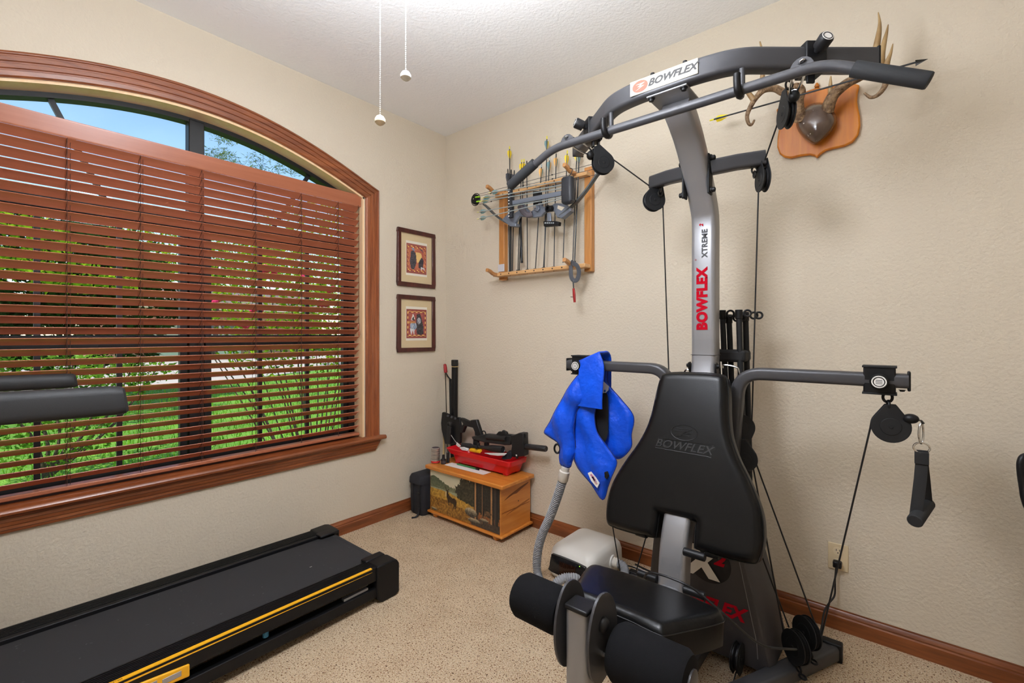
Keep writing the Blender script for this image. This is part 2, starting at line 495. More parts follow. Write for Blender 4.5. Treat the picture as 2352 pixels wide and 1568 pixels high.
# wooden slat blind
BX = -.040
BY0, BY1 = WY0+.02, WY1-.022
bl = thing('window_blind', 'reddish brown wooden slat blind hanging in the arched window', 'blind', (BX, WC, 2.05))
obj('headrail', MB().box((BX-.028, BY0, 2.075), (BX+.015, BY1, 2.118)), M_rail, bl, bev=.002)
va = [(0, 2.056), (.006, 2.054), (.010, 2.062), (.010, 2.112), (.014, 2.120), (.014, 2.127), (0, 2.127)]
mb = MB(); mb.loft([[V(BX+.018+a, BY0-.008, b) for a, b in va], [V(BX+.018+a, BY1+.008, b) for a, b in va]])
obj('valance', mb, M_rail, bl, ang=30)
PITCH = .0438; NS = 33; TH = math.radians(33)
prof = []
for i in range(7):
    t = -1+2*i/6; prof.append((t*.025, .0022*(1-t*t)+.0013))
for i in range(6, -1, -1):
    t = -1+2*i/6; prof.append((t*.025, .0022*(1-t*t)-.0013))
ct, st = math.cos(TH), math.sin(TH)
z0 = 2.040
def slatring(y): return [V(BX + a*ct - b*st, y, z0 + a*st + b*ct) for a, b in prof]
mb = MB(); mb.loft([slatring(BY0), slatring(BY1)])
s0 = obj('slat', mb, M_slat, bl, ang=50)
random.seed(3)
for k in range(1, NS):
    o = share(s0, 'slat', bl, (0, 0, -PITCH*k))
obj('bottom_rail', MB().box((BX-.025, BY0, .588), (BX+.025, BY1, .606)), M_rail, bl, bev=.004)
LZ1, LZ0 = 2.07, .60
for y in (-2.08, -1.837, -1.596, -1.346, -1.098, -.867):
    c = MB(); c.cyl((BX+.0225, y, LZ0), (BX+.0225, y, LZ1), .0011, n=6)
    obj('ladder_cord', c, M_cord, bl)
    c = MB(); c.cyl((BX-.0225, y, LZ0), (BX-.0225, y, LZ1), .0011, n=6)
    obj('ladder_cord', c, M_cord, bl)
    r = MB()
    for k in range(NS):
        z = z0 - PITCH*k - .003
        r.cyl((BX-.0225, y, z-.0225*st/ct), (BX+.0225, y, z+.0225*st/ct), .0008, n=4)
    obj('ladder_rungs', r, M_cord, bl)
    obj('lift_cord', MB().cyl((BX+.003, y+.012, LZ0), (BX+.003, y+.012, LZ1), .0010, n=6), M_cord, bl)
mb = MB(); mb.cyl((BX+.034, BY1-.016, 1.30), (BX+.034, BY1-.016, 2.06), .0011, n=6); mb.cyl((BX+.034, BY1-.009, 1.26), (BX+.034, BY1-.009, 2.06), .0011, n=6)
obj('pull_cord', mb, M_cord, bl)
for yy, zz in ((BY1-.016, 1.30), (BY1-.009, 1.26)):
    obj('tassel', MB().lathe((BX+.034, yy, zz), (0, 0, -1), [(0, .0025), (.006, .005), (.028, .0065), (.032, .004)], 10), M_rail, bl)

# ================================================================== outdoors
GZ = -.15
def leafmat(name, a, b_, sc_=3.0):
    m = bpy.data.materials.new(name); m.use_nodes = True; nt = m.node_tree; nt.nodes.clear(); L = nt.links.new
    o = nt.nodes.new('ShaderNodeOutputMaterial'); d = nt.nodes.new('ShaderNodeBsdfDiffuse'); t = nt.nodes.new('ShaderNodeBsdfTranslucent')
    g = nt.nodes.new('ShaderNodeNewGeometry'); n = nt.nodes.new('ShaderNodeTexNoise'); n.inputs['Scale'].default_value = sc_; n.inputs['Detail'].default_value = 5
    L(g.outputs['Position'], n.inputs['Vector'])
    r = nt.nodes.new('ShaderNodeValToRGB'); r.color_ramp.elements[0].position = .35; r.color_ramp.elements[1].position = .62
    r.color_ramp.elements[0].color = rgb(*a); r.color_ramp.elements[1].color = rgb(*b_)
    L(n.outputs['Fac'], r.inputs['Fac']); L(r.outputs[0], d.inputs[0]); L(r.outputs[0], t.inputs[0])
    mx = nt.nodes.new('ShaderNodeMixShader'); mx.inputs[0].default_value = .45
    L(d.outputs[0], mx.inputs[1]); L(t.outputs[0], mx.inputs[2]); L(mx.outputs[0], o.inputs[0]); return m
M_leafB = leafmat('leaf_bright', (60, 104, 22), (166, 196, 44), 6)
M_leafM = leafmat('leaf_mid', (44, 84, 26), (120, 160, 50), 3)
M_leafD = leafmat('leaf_dark', (26, 46, 24), (62, 92, 44), 2)
M_pine = leafmat('pine_needles', (70, 92, 60), (120, 140, 84), 3)
M_bark = mat('bark', (92, 74, 60), .9, bump=(30, .8, .02), var=(8, (66, 52, 44)))
M_grass = mat('lawn_grass', (88, 138, 40), .95, bump=(60, .8, .03, 4), var=(2.2, (120, 166, 52), 8))
M_blade = leafmat('grass_blade', (70, 128, 30), (140, 186, 60), 2)
M_road = mat('concrete_drive', (186, 174, 166), .9, var=(1.5, (172, 160, 152), 6))
M_brick = mat('neighbour_brick', (178, 128, 106), .9)
M_flower = mat('pink_petals', (226, 40, 104), .6)

def ground(name, pts, z0, z1, m):
    mb = MB(); mb.prism([(x, y, z0) for x, y in pts], (0, 0, z1-z0)); return mb
lawn = obj('lawn', ground('lawn', [(-60, -30), (-.17, -30), (-.17, 40), (-60, 40)], GZ-.2, GZ, None), M_grass, flat=True); lawn['kind'] = 'structure'
road = obj('driveway', ground('drive', [(-29, -40), (-12.0, -40), (-11.8, -2), (-12.6, 3), (-15.5, 9), (-16, 45), (-29, 45)], GZ, GZ+.02, None), M_road, flat=True); road['kind'] = 'structure'
random.seed(11)
gb = MB()
for i in range(15000):
    x = -.5 - 11*random.random()**1.3; y = -3 + (4-x*.55)*random.random()
    if x < -11.5: continue
    a = random.random()*math.pi; h_ = .05+.05*random.random(); w_ = .006-.0003*x
    dx, dy = math.cos(a)*w_, math.sin(a)*w_
    gb.v += [V(x-dx, y-dy, GZ), V(x+dx, y+dy, GZ), V(x+random.uniform(-.03, .03), y+random.uniform(-.03, .03), GZ+h_)]
    n = len(gb.v); gb.f.append((n-3, n-2, n-1))
me = bpy.data.meshes.new('lawn_blades'); me.from_pydata([tuple(p) for p in gb.v], [], gb.f); me.materials.append(M_blade)
o = bpy.data.objects.new('lawn_blades', me); COL.objects.link(o); o.parent = lawn; o['kind'] = 'stuff'

def leaves(clumps, n, size, asp=2.2):
    """clumps = list of (centre, radii); returns raw leaf quads (folded rhombi)"""
    vs_ = []; fs = []
    wts = [r[0]*r[1]*r[2] for _, r in clumps]; tot = sum(wts)
    for (c, r), wt in zip(clumps, wts):
        for _ in range(max(8, int(n*wt/tot))):
            while 1:
                p = V(random.uniform(-1, 1), random.uniform(-1, 1), random.uniform(-1, 1))
                if .15 < p.length < 1: break
            p = p.normalized()*(p.length**.5)
            q = Vector(c)+V(p.x*r[0], p.y*r[1], p.z*r[2])
            d = V(random.gauss(0, 1), random.gauss(0, 1), random.gauss(0, .6)).normalized(); s_ = d.orthogonal().normalized()
            s_ = Quaternion(d, random.random()*6.28) @ s_
            L_ = size*random.uniform(.6, 1.3); W = L_/asp
            k = len(vs_)
            vs_ += [tuple(q), tuple(q+d*L_*.45+s_*W*.5), tuple(q+d*L_), tuple(q+d*L_*.45-s_*W*.5)]
            fs.append((k, k+1, k+2, k+3))
    return vs_, fs
def plant(name, label, cat, base, clumps, n, size, lm, stems, group=None, asp=2.2, flowers=None):
    t = thing(name, label, cat, base, group); b = Vector(base)
    vs_, fs = leaves([(Vector(c)-b, r) for c, r in clumps], n, size, asp)
    me = bpy.data.meshes.new('foliage'); me.from_pydata(vs_, [], fs); me.materials.append(lm)
    o = bpy.data.objects.new('foliage', me); COL.objects.link(o); o.parent = t
    mb = MB()
    for path, r0, r1 in stems:
        p = smooth(path, 4); k = len(p)
        mb.tube(p, r0, 6, scale=[1+(r1/r0-1)*i/(k-1) for i in range(k)])
    obj('trunk' if len(stems) < 4 else 'stems', mb, M_bark, t)
    if flowers:
        for c in flowers:
            f = MB()
            for k in range(7):
                q = Vector(c)+V(random.uniform(-.03, .03), random.uniform(-.03, .03), random.uniform(-.02, .03))
                f.ell(q, (.028, .028, .02), 7, 5)
            obj('flower', f, M_flower, t)
    return t
random.seed(5)
# flowering shrub by the right half of the window
st_ = []
for i in range(26):
    a = random.uniform(-1, 1); b = random.uniform(-1, 1)
    st_.append(([(-2.3+.25*b, .15+.35*a, GZ), (-2.3+.35*b, .15+.7*a, .55), (-2.3+.6*b+random.uniform(-.2, .2), .15+1.25*a, 1.4+random.uniform(-.2, .3))], .009, .004))
fl = [PX(u, v, -1.75) for u, v in ((492, 688), (736, 697), (760, 665), (612, 620), (625, 622), (590, 710), (745, 700), (560, 745), (700, 640))]
plant('flowering_shrub', 'tall green shrub with pink flowers behind the right half of the blind', 'shrub', (-2.3, .15, GZ),
      [((-2.3, .1, 1.65), (.65, 1.15, .62)), ((-2.4, .6, 1.45), (.6, .8, .6)), ((-2.2, -.35, 1.5), (.45, .55, .55)), ((-2.3, .2, 1.05), (.55, 1.0, .3))], 6500, .055, M_leafB, st_, flowers=fl)
# low leafy shrub at the left, in front of the drive
st_ = [([(-3.6, -1.85, GZ), (-3.6, -1.75+.1*i, .3), (-3.7, -1.9+.25*i, .95)], .02, .006) for i in range(-2, 5)]
plant('low_shrub', 'low dark leafy shrub on the lawn below the left window half', 'shrub', (-3.6, -1.8, GZ),
      [((-3.7, -1.75, .75), (.6, .75, .32)), ((-3.6, -1.85, .25), (.35, .5, .3)), ((-4.0, -1.2, .80), (.5, .5, .16))], 2600, .06, M_leafM, st_)
# big dark trees across the drive
def tree(base, h_, clumps, n, size, lm, label, name='leafy_tree', group='trees beyond the lawn'):
    b = Vector(base)
    plant(name, label, 'tree', base, clumps, n, size, lm, [([b, b+V(.1, .1, h_*.35), b+V(-.1, .2, h_*.75)], .16, .05)], group)
tree((-10, -2.2, GZ), 4, [((-10, -2.0, 2.55), (1.8, 2.6, 1.2)), ((-10, -.3, 1.9), (1.2, 1.3, .75)), ((-9.6, -2.8, 1.3), (1.2, 1.3, .8)), ((-10.2, -.9, 1.1), (.9, 1.5, .7))], 13000, .19, M_leafD, 'dark leafed tree in front of the drive at the left window edge')
tree((-7.0, -2.3, GZ), 3.4, [((-7.0, -2.2, 2.62), (.9, 1.0, .42)), ((-7.0, -1.3, 2.1), (.8, .9, .20))], 1500, .12, M_leafB, 'light green small tree with sunlit leaves at the left window edge')
tree((-26, 6.5, GZ), 7, [((-26, 6, 5.6), (2.5, 4.4, 1.9)), ((-27, 1.5, 4.6), (2, 3.4, 1.1))], 8500, .24, M_leafB, 'bright green round tree rising behind the brick house')
tree((-15, 9.5, GZ), 9, [((-15, 8.5, 4.6), (2.6, 4.2, 2.4)), ((-15.5, 12, 6.0), (2.4, 3, 2.2)), ((-14, 11.5, 3.0), (2, 3, 1.6))], 9000, .2, M_leafB, 'large sunny tree filling the view above the flowering shrub')
# pine whose branches hang into the arch at the right
pst = [([(-8.6, 5.2, GZ), (-8.5, 5.2, 4), (-8.5, 5.1, 8.5)], .17, .08)]
pcl = []
for i in range(26):
    u = random.uniform(478, 690); v = random.uniform(292, 405) + (690-u)*.05
    p = PX(u, v, -8.6+random.uniform(-.6, .6)); pcl.append((p, (.16, .22, .09)))
for i in range(7):
    e = PX(480+i*32, 300+i*14, -8.6); pst.append(([(-8.5, 5.1, 5.5+.3*i), (e.x*.5-4.25, (e.y+5.1)/2, (e.z+5.7+.3*i)/2+.2), tuple(e)], .035, .010))
plant('pine_tree', 'pine tree whose thin branches show in the arch of the window', 'tree', (-8.6, 5.2, GZ), pcl, 2600, .11, M_pine, pst, asp=9)

# neighbouring brick house
hb = thing('brick_house', 'tan brick house with pale garage door across the drive', 'house', (-31, 5.5, GZ))
obj('wall', MB().box((-38, 2.6, GZ), (-31, 15, 3.0)), M_brick, hb)
bk = MB()
rf = MB(); rf.prism([(-39, 1.9, 2.9), (-30.3, 1.9, 2.9), (-34.6, 1.9, 4.6)], (0, 14, 0))
obj('roof', rf, mat('shingle_roof', (132, 118, 110), .9, var=(4, (104, 92, 86))), hb)
gd = obj('garage_door', MB().box((-31.0, 4.6, GZ), (-30.92, 9.6, 2.1)), mat('garage_paint', (214, 206, 186), .7), hb)
for k in range(4):
    obj('door_window', MB().box((-30.93, 4.85+1.2*k, 1.55), (-30.90, 5.75+1.2*k, 1.85)), mat('dark_pane', (70, 84, 96), .2), gd)
obj('eave_board', MB().box((-31.0, 2.4, 2.75), (-30.3, 15.2, 2.95)), mat('eave_paint', (222, 210, 184), .7), hb)
far = thing('distant_hedge', 'long dark green hedge at the far edge of the view', 'hedge', (-45, 10, GZ))
vs_, fs = leaves([((0, -14+4*k, 1.8), (1.6, 3.0, 2.0+.6*(k % 3))) for k in range(12)], 5000, .5)
me = bpy.data.meshes.new('foliage'); me.from_pydata(vs_, [], fs); me.materials.append(M_leafD)
o = bpy.data.objects.new('foliage', me); COL.objects.link(o); o.parent = far

# ================================================================== ceiling fan with its lamp (above the frame; its pull chains hang into view)
FC = V(1.789, -1.762, 0)
M_fanw = mat('fan_white', (236, 234, 228), .4)
M_blade_f = wood('fan_blade_wood', (214, 206, 192), (226, 220, 208), 'X', 8, .4, .2)
fan = thing('ceiling_fan', 'white ceiling fan with lit glass bowl above the middle of the room', 'ceiling fan', (FC.x, FC.y, H))
obj('canopy', MB().lathe((FC.x, FC.y, H), (0, 0, -1), [(0, .07), (.03, .07), (.05, .03)], 24), M_fanw, fan)
obj('downrod', MB().cyl((FC.x, FC.y, H-.04), (FC.x, FC.y, H-.10), .014), M_fanw, fan)
obj('motor', MB().lathe((FC.x, FC.y, H-.09), (0, 0, -1), [(0, .04), (.015, .11), (.09, .12), (.12, .08), (.20, .06), (.24, .065)], 28), M_fanw, fan)
for k in range(5):
    a = 2*math.pi*k/5+.35; d = V(math.cos(a), math.sin(a), 0); s_ = V(-d.y, d.x, 0)
    c = FC+V(0, 0, H-.175)
    mb = MB(); mb.prism([c+d*.10-s_*.03, c+d*.20-s_*.055, c+d*.50-s_*.065, c+d*.53, c+d*.50+s_*.065, c+d*.20+s_*.055, c+d*.10+s_*.03], (0, 0, .006))
    obj('blade', mb, M_fanw, fan)
M_bowl = mat('lit_glass_bowl', (255, 250, 240), .4, emis=((255, 244, 228), 6.0))
obj('lamp_bowl', MB().lathe((FC.x, FC.y, H-.33), (0, 0, -1), [(0, .07), (.004, .13), (.04, .125), (.08, .10), (.105, .06), (.115, .01)], 32), M_bowl, fan)
M_chain = mat('white_bead_chain', (222, 220, 214), .4, metal=.2)
for top, end, nm, mk in ((V(1.655, -1.612, 2.405), PT_(932, 166, 1.0), 'drum', (218, 216, 210)), (V(1.59, -1.665, 2.405), PT_(873, 268, 1.0), 'drum', (226, 212, 186))):
    top = V(end.x, end.y, 2.40)
    t = thing('pull_chain', 'white bead pull chain with a grey knob, nearer the corner of the room' if mk[2] > 200 else 'white bead pull chain with a cream knob hanging lower in front of the left wall', 'pull chain', tuple(top), 'fan pull chains')
    c = MB(); n = int((top.z-end.z)/.0042)
    for i in range(n):
        p = top.lerp(end, i/n); c.ell(p, (.0014, .0014, .0014), 6, 4)
    c.cyl(top, end, .0006, n=5)
    obj('bead_chain', c, M_chain, t)
    obj('knob', MB().lathe(end+V(0, 0, .003), (0, 0, -1), [(0, .003), (.003, .008), (.009, .0115), (.015, .0115), (.019, .008), (.022, .003)], 16), mat('knob_'+str(mk[2]), mk, .35), t)

def lamp(name, typ, e, size, loc, rot=(0, 0, 0)):
    ld = bpy.data.lights.new(name, typ); ld.energy = e; ld.shadow_soft_size = size; ld.color = (.95, 1.0, 1.10)
    if typ == 'SPOT': ld.spot_size = math.radians(165); ld.spot_blend = .4
    lo = bpy.data.objects.new(name, ld); COL.objects.link(lo); lo.parent = fan; lo.location = Vector(loc)-V(FC.x, FC.y, H); lo.rotation_euler = rot
lamp('bowl_light', 'POINT', 68, .24, (FC.x, FC.y, 2.10))
for k in range(3):      # three cups with spots, added to bounce soft fill off the ceiling
    a = 2*math.pi*k/3+.9; p = FC+V(math.cos(a)*.21, math.sin(a)*.21, H-.44)
    c = MB(); c.lathe(p, (0, 0, 1), [(0, .02), (.01, .04), (.05, .06), (.052, .055), (.012, .03)], 18); c.cyl(p+V(0, 0, .01), FC+V(0, 0, H-.32), .008, n=8)
    obj('added_fill_cup', c, M_fanw, fan)
    lamp('added_fill_spot', 'SPOT', 42, .06, tuple(p+V(0, 0, .065)), (math.pi, 0, 0))

# ================================================================== home gym
X0 = 2.045
M_silver = mat('silver_paint', (140, 140, 143), .36, metal=.4, coat=.15, bump=(900, .05, .0004))
M_dgrey = mat('dark_grey_paint', (70, 70, 73), .40, metal=.3, spec=.4, bump=(700, .08, .0005))
M_blk = mat('black_plastic', (18, 18, 20), .45, spec=.3)
M_blk2 = mat('black_plastic_pebbled', (28, 29, 31), .55, bump=(900, .3, .0006), spec=.3)
M_vinyl = mat('black_vinyl', (11, 11, 12), .32, bump=(420, .16, .0009), coat=.0, spec=.26)
M_pipe = mat('black_piping', (12, 12, 12), .5)
M_foam = mat('black_foam', (20, 20, 22), .95, bump=(600, .6, .0012), spec=.15)
M_rubber = mat('rubber_grip', (34, 36, 39), .7, bump=(800, .3, .0006))
M_chrome = mat('chrome', (200, 200, 200), .18, metal=1)
M_steel = mat('blackened_steel', (60, 58, 56), .35, metal=.7)
M_cable = mat('black_cable', (18, 18, 20), .5)
M_red = mat('red_print', (172, 4, 30), .8, spec=.1)
M_blkp = mat('black_print', (26, 26, 28), .5)
M_white = mat('white_print', (226, 224, 220), .5)
M_shroud = mat('shroud_plastic', (60, 58, 61), .55, bump=(500, .25, .0006))
gym = thing('home_gym', 'grey and silver cable home gym with black padded seat and backrest', 'home gym', (X0, -.65, 0))

def torus(mb, c, ax, R, r, n=20, m=8, stretch=None):
    c = Vector(c); ax = Vector(ax).normalized(); u = ax.orthogonal().normalized(); w_ = ax.cross(u)
    if stretch:      # (direction, factor): oval link
        d = Vector(stretch[0]); d = (d-ax*d.dot(ax)).normalized(); u = d; w_ = ax.cross(u)
    f = stretch[1] if stretch else 1
    return mb.tube([c+u*math.cos(2*math.pi*i/n)*R*f+w_*math.sin(2*math.pi*i/n)*R for i in range(n)], r, m, closed=True, up=ax)
def bolt(parent, p, d, r=.009, h_=.008, m=None, name='bolt'):
    mb = MB(); mb.lathe(p, d, [(0, r*1.35), (h_*.25, r*1.35), (h_*.3, r), (h_, r*.9), (h_*1.15, r*.5)], 10); return obj(name, mb, m or M_blk, parent)
def pulley(parent, c, ax, to, r=.046, reach=.075, gap=.011, m=None, wheel=True):
    """two teardrop cheek plates with a grooved wheel between; 'to' = direction of the hanging eye"""
    c = Vector(c); ax = Vector(ax).normalized(); d = Vector(to); d = (d-ax*d.dot(ax)).normalized(); s_ = ax.cross(d)
    poly = []
    a0 = math.acos((r-.012)/reach)
    for i in range(25):
        a = a0 + (2*math.pi-2*a0)*i/24; poly.append(d*math.cos(a)*r + s_*math.sin(a)*r)
    poly += [d*reach - s_*.014, d*reach + s_*.014]
    mb = MB()
    for sg in (-1, 1): mb.prism([c+p+ax*sg*gap-ax*.0018 for p in poly], ax*.0036)
    p_ = obj('pulley', mb, m or M_blk2, parent, bev=.0012)
    w_ = MB(); w_.lathe(c-ax*gap, ax, [(.002, r*.90), (gap*.6, r*.90), (gap, r*.78), (gap*1.4, r*.90), (gap*2-.002, r*.90)], 28)
    obj('wheel', w_, M_blk, p_)
    for sg in (-1, 1):
        b = MB(); b.lathe(c+ax*sg*(gap+.0016), ax*sg, [(0, r*.55), (.0014, r*.52), (.0016, .006), (.003, .005), (.0032, .001)], 20); obj('hub_cap', b, m or M_blk2, p_)
    return p_
def link(parent, pts, r=.0035, m=None, name='chain_link'):
    mb = MB()
    for c, ax, R, st_ in pts: torus(mb, c, ax, R, r, stretch=st_)
    return obj(name, mb, m or M_steel, parent)
def cable(parent, pts, r=.0028, name='cable'):
    return obj(name, MB().tube(pts, r, 8), M_cable, parent)

# --- upright
cp = smooth([(X0, -.80, .12), (X0, -.795, .36), (X0, -.778, .50), (X0, -.728, .61), (X0, -.62, .76), (X0, -.50, .98), (X0, -.455, 1.12), (X0, -.452, 1.25), (X0, -.452, 1.40), (X0, -.452, 1.55), (X0, -.452, 1.68), (X0, -.474, 1.745), (X0, -.548, 1.850), (X0, -.658, 1.966), (X0, -.775, 2.045)], 6)
col_ = obj('column', MB().sweep(cp, rrect(.092, .076, .016), up=(0, 1, 0)), M_silver, gym)
obj('seam', MB().box((X0-.0465, -.4905, 1.155), (X0+.0465, -.4135, 1.1565)), M_blkp, col_)
fy = -.4912
text('lettering', 'BOWFLEX', M_red, col_, (X0+.000, fy, 1.376), (0, 0, 1), (-1, 0, 0), .053, .0004, .0, .0031, sx=.95, space=1.08)
text('lettering', 'XTREME', M_blkp, col_, (X0+.009, fy, 1.595), (0, 0, 1), (-1, 0, 0), .029, .0004, .0, .0010, sx=.98, space=1.08)
text('lettering', '2', M_red, col_, (X0-.004, fy, 1.668), (0, 0, 1), (-1, 0, 0), .019, .0004, .25, .0008)
torus_ = MB(); torus(torus_, (X0-.026, fy, 1.533), (0, 1, 0), .0026, .0005, 14, 5); obj('registered_mark', torus_, M_red, col_)
st = MB(); torus(st, (X0+.015, fy, 1.118), (0, 1, 0), .011, .0008, 20, 5); obj('round_sticker', st, M_blkp, col_)
for sg in (-1, 1):
    obj('pivot_arm', MB().prism([(X0+sg*.049, -.50, 1.125), (X0+sg*.049, -.50, 1.105), (X0+sg*.049, -.455, 1.03), (X0+sg*.049, -.43, 1.03), (X0+sg*.049, -.470, 1.12), (X0+sg*.049, -.48, 1.128)], (sg*.005, 0, 0)), M_steel, gym, bev=.001)
    bolt(gym, (X0+sg*.054, -.487, 1.113), (sg, 0, 0), .008, .008)

# --- top crossbar, swept back to both sides, with name plate
half = [(0, -.845), (.10, -.845), (.21, -.825), (.34, -.715), (.53, -.555)]
ZX = 2.083
xb = [(X0-a, b, ZX) for a, b in half[::-1]][:-1] + [(X0+a, b, ZX) for a, b in half]
bar_ = obj('crossbar', MB().sweep(fillet(xb, [.10, .12, .05, .02, .05, .12, .10][:len(xb)-2], 6), rrect(.050, .068, .012)), M_dgrey, gym)
topp = MB(); topp.box((X0-.068, -.868, ZX-.042), (X0+.068, -.745, ZX-.036)); obj('mounting_plate', topp, M_silver, bar_, bev=.002)
for sx in (-.055, .055):
    bolt(bar_, (X0+sx, -.855, ZX-.042), (0, 0, -1), .009, .010)
    bolt(bar_, (X0+sx, -.845, ZX+.034), (0, 0, 1), .008, .014)
npz = ZX+.002
np_ = obj('name_plate', MB().box((X0-.125, -.8725, npz-.023), (X0+.105, -.870, npz+.027)), mat('plate_cream', (196, 188, 174), .35, metal=.3), bar_, bev=.002)
text('lettering', 'BOWFLEX', M_blkp, np_, (X0+.020, -.8730, npz+.002), (1, 0, 0), (0, 0, 1), .031, .0003, .35, .0012, sx=1.12)
def oval(parent, c, r, rx, rz, m, m2):
    """round trademark: filled oval with a zigzag cut"""
    mb = MB(); mb.prism([Vector(c)+V(rx*math.cos(2*math.pi*i/32), 0, rz*math.sin(2*math.pi*i/32)) for i in range(32)], (0, -.0003, 0)); obj('emblem', mb, m, parent)
    z = MB(); P = [(-.55, .42), (.62, .50), (-.02, .06), (.55, .0), (-.62, -.62), (.10, -.10), (-.35, -.02), (.12, .30)]
    z.prism([Vector(c)+V(rx*a, -.0003, rz*b) for a, b in P], (0, -.0002, 0)); obj('emblem_bolt', z, m2, parent)
oval(np_, (X0-.088, -.8726, npz+.002), 0, .028, .020, mat('emblem_red', (226, 84, 64), .5), mat('plate_cream', (0, 0, 0)))
# sliding pulley blocks near both ends, end caps, knobs
for sg in (-1, 1):
    e = V(X0+sg*.53, -.555, ZX); k = V(X0+sg*.34, -.715, ZX); d = (e-k).normalized(); s_ = V(-d.y, d.x, 0)
    if s_.y > 0: s_ = -s_                      # faces the camera side
    bc = k + d*.055
    sl = obj('slide_block', MB().obox(bc, d*.032, s_*.031, (0, 0, .046)), M_blk, gym, bev=.004)
    kn = MB(); kn.lathe(bc+s_*.030+V(0, 0, .012), s_*1.0+V(0, 0, .35), [(0, .010), (.012, .010), (.014, .020), (.045, .021), (.050, .018)], 20); kn_ = obj('knob', kn, M_blk, sl)
    kd = (s_+V(0, 0, .35)).normalized(); kc = bc+s_*.030+V(0, 0, .012)+kd*.0502
    dk = MB(); dk.lathe(kc, kd, [(0, .0165), (.0008, .0165)], 20); obj('knob_sticker', dk, M_white, sl)
    rg = MB(); torus(rg, kc+kd*.001, kd, .0125, .0014, 20, 5); obj('sticker_arrow_ring', rg, M_blkp, sl)
    obj('end_cap', MB().obox(e+d*.002, d*.004, s_*.0255, (0, 0, .0345)), M_blk, gym, bev=.002)
    obj('eye_bracket', MB().obox(bc+V(0, 0, -.055), d*.012, s_*.004, (0, 0, .014)), M_blk, sl, bev=.002)

# --- lat hooks under the crossbar
for sx in (-.215, .225):
    p = [(X0+sx, -.838, ZX-.036), (X0+sx, -.838, ZX-.085), (X0+sx, -.842, ZX-.118), (X0+sx, -.862, ZX-.130), (X0+sx, -.888, ZX-.124), (X0+sx, -.897, ZX-.100), (X0+sx, -.898, ZX-.078)]
    hk = obj('bar_hook', MB().tube(smooth(p, 5), .0085, 10), M_dgrey, gym)
    obj('hook_sleeve', MB().tube(smooth(p, 5)[16:], .0105, 10), M_blk, hk)

# --- rear stubs with pulleys
stubs = {}
for sg in (-1, 1):
    a = V(X0+sg*.045, -.545, 1.868); b = V(X0+sg*.215, -.468, 1.885)
    sb = obj('pulley_stub', MB().sweep([a, a.lerp(b, .5)+V(0, 0, .003), b], rrect(.040, .055, .010)), M_dgrey, gym)
    obj('flange', MB().obox(a+V(-sg*.002+sg*.004, -.01, -.028), (.004, 0, 0), (0, .022, 0), (0, 0, .075)), M_blk2, sb, bev=.003)
    for dz in (.032, -.088): bolt(sb, a+V(sg*.007, -.012, dz), (sg, 0, 0), .010, .014)
    bolt(sb, b+V(-sg*.04, .012, .027), (0, 0, 1), .007, .010)
    stubs[sg] = b
P1 = PY(1385, 375, -.640); P2 = PY(1502, 460, -.470); P3 = PY(1806, 262, -.640); P4 = PY(1752, 412, -.470)
for A, B, sg in ((P1, P2, -1), (P3, P4, 1)):
    dd = B-A; ax = V(dd.x, dd.y, 0).normalized().cross(V(0, 0, 1))
    if sg > 0: ax = V(dd.x, dd.y+.0, 0).normalized().cross(V(0, 0, 1))
    hz = V(dd.x, dd.y, 0).normalized()
    p_ = pulley(gym, A, ax, V(0, 0, 1)-hz*.45 if sg < 0 else V(0, 0, 1)-hz*.15)
    link(p_, [(A+V(0, 0, .085)-hz*.02, hz, .010, (V(0, 0, 1), 1.5)), (A+V(0, 0, .105)-hz*.028, ax, .009, (V(0, 0, 1), 1.4))])
    q_ = pulley(gym, B, ax, V(0, 0, 1)+hz*.28 if sg < 0 else V(0, 0, 1))
    tp = stubs[sg]+V(-sg*.035, 0, -.036)
    link(q_, [(tp, hz, .009, (V(0, 0, 1), 1.3)), (tp+V(0, 0, -.016), ax, .009, (V(0, 0, 1), 1.3))])
    # cable from the lat pulley over the rear pulley and down
    r = .040
    n_ = (B-A).normalized(); up_ = ax.cross(n_); up_ = up_ if up_.z > 0 else -up_
    path = [A-hz*r, A-hz*r*.7+V(0, 0, r*.7), A+up_*r, B+up_*r, B+hz*r*.75+V(0, 0, r*.6), B+hz*r]
    path = [A+up_*r+n_*.0, B+up_*r, B+hz*r*.72+V(0, 0, r*.66), B+hz*r]
    low = V(B.x+hz.x*r, B.y+hz.y*r, .93)
    low = PY(1537, 880, -.44) if sg < 0 else PY(1727, 965, -.44)
    cable(gym, path+[low])
    # stopper ball and carabiner towards the lat bar
    bs = A-hz*r*1.35+V(0, 0, .030)
    stp = obj('stopper_ball', MB().ell(bs, (.017, .017, .019), 16, 10), M_blk, gym)

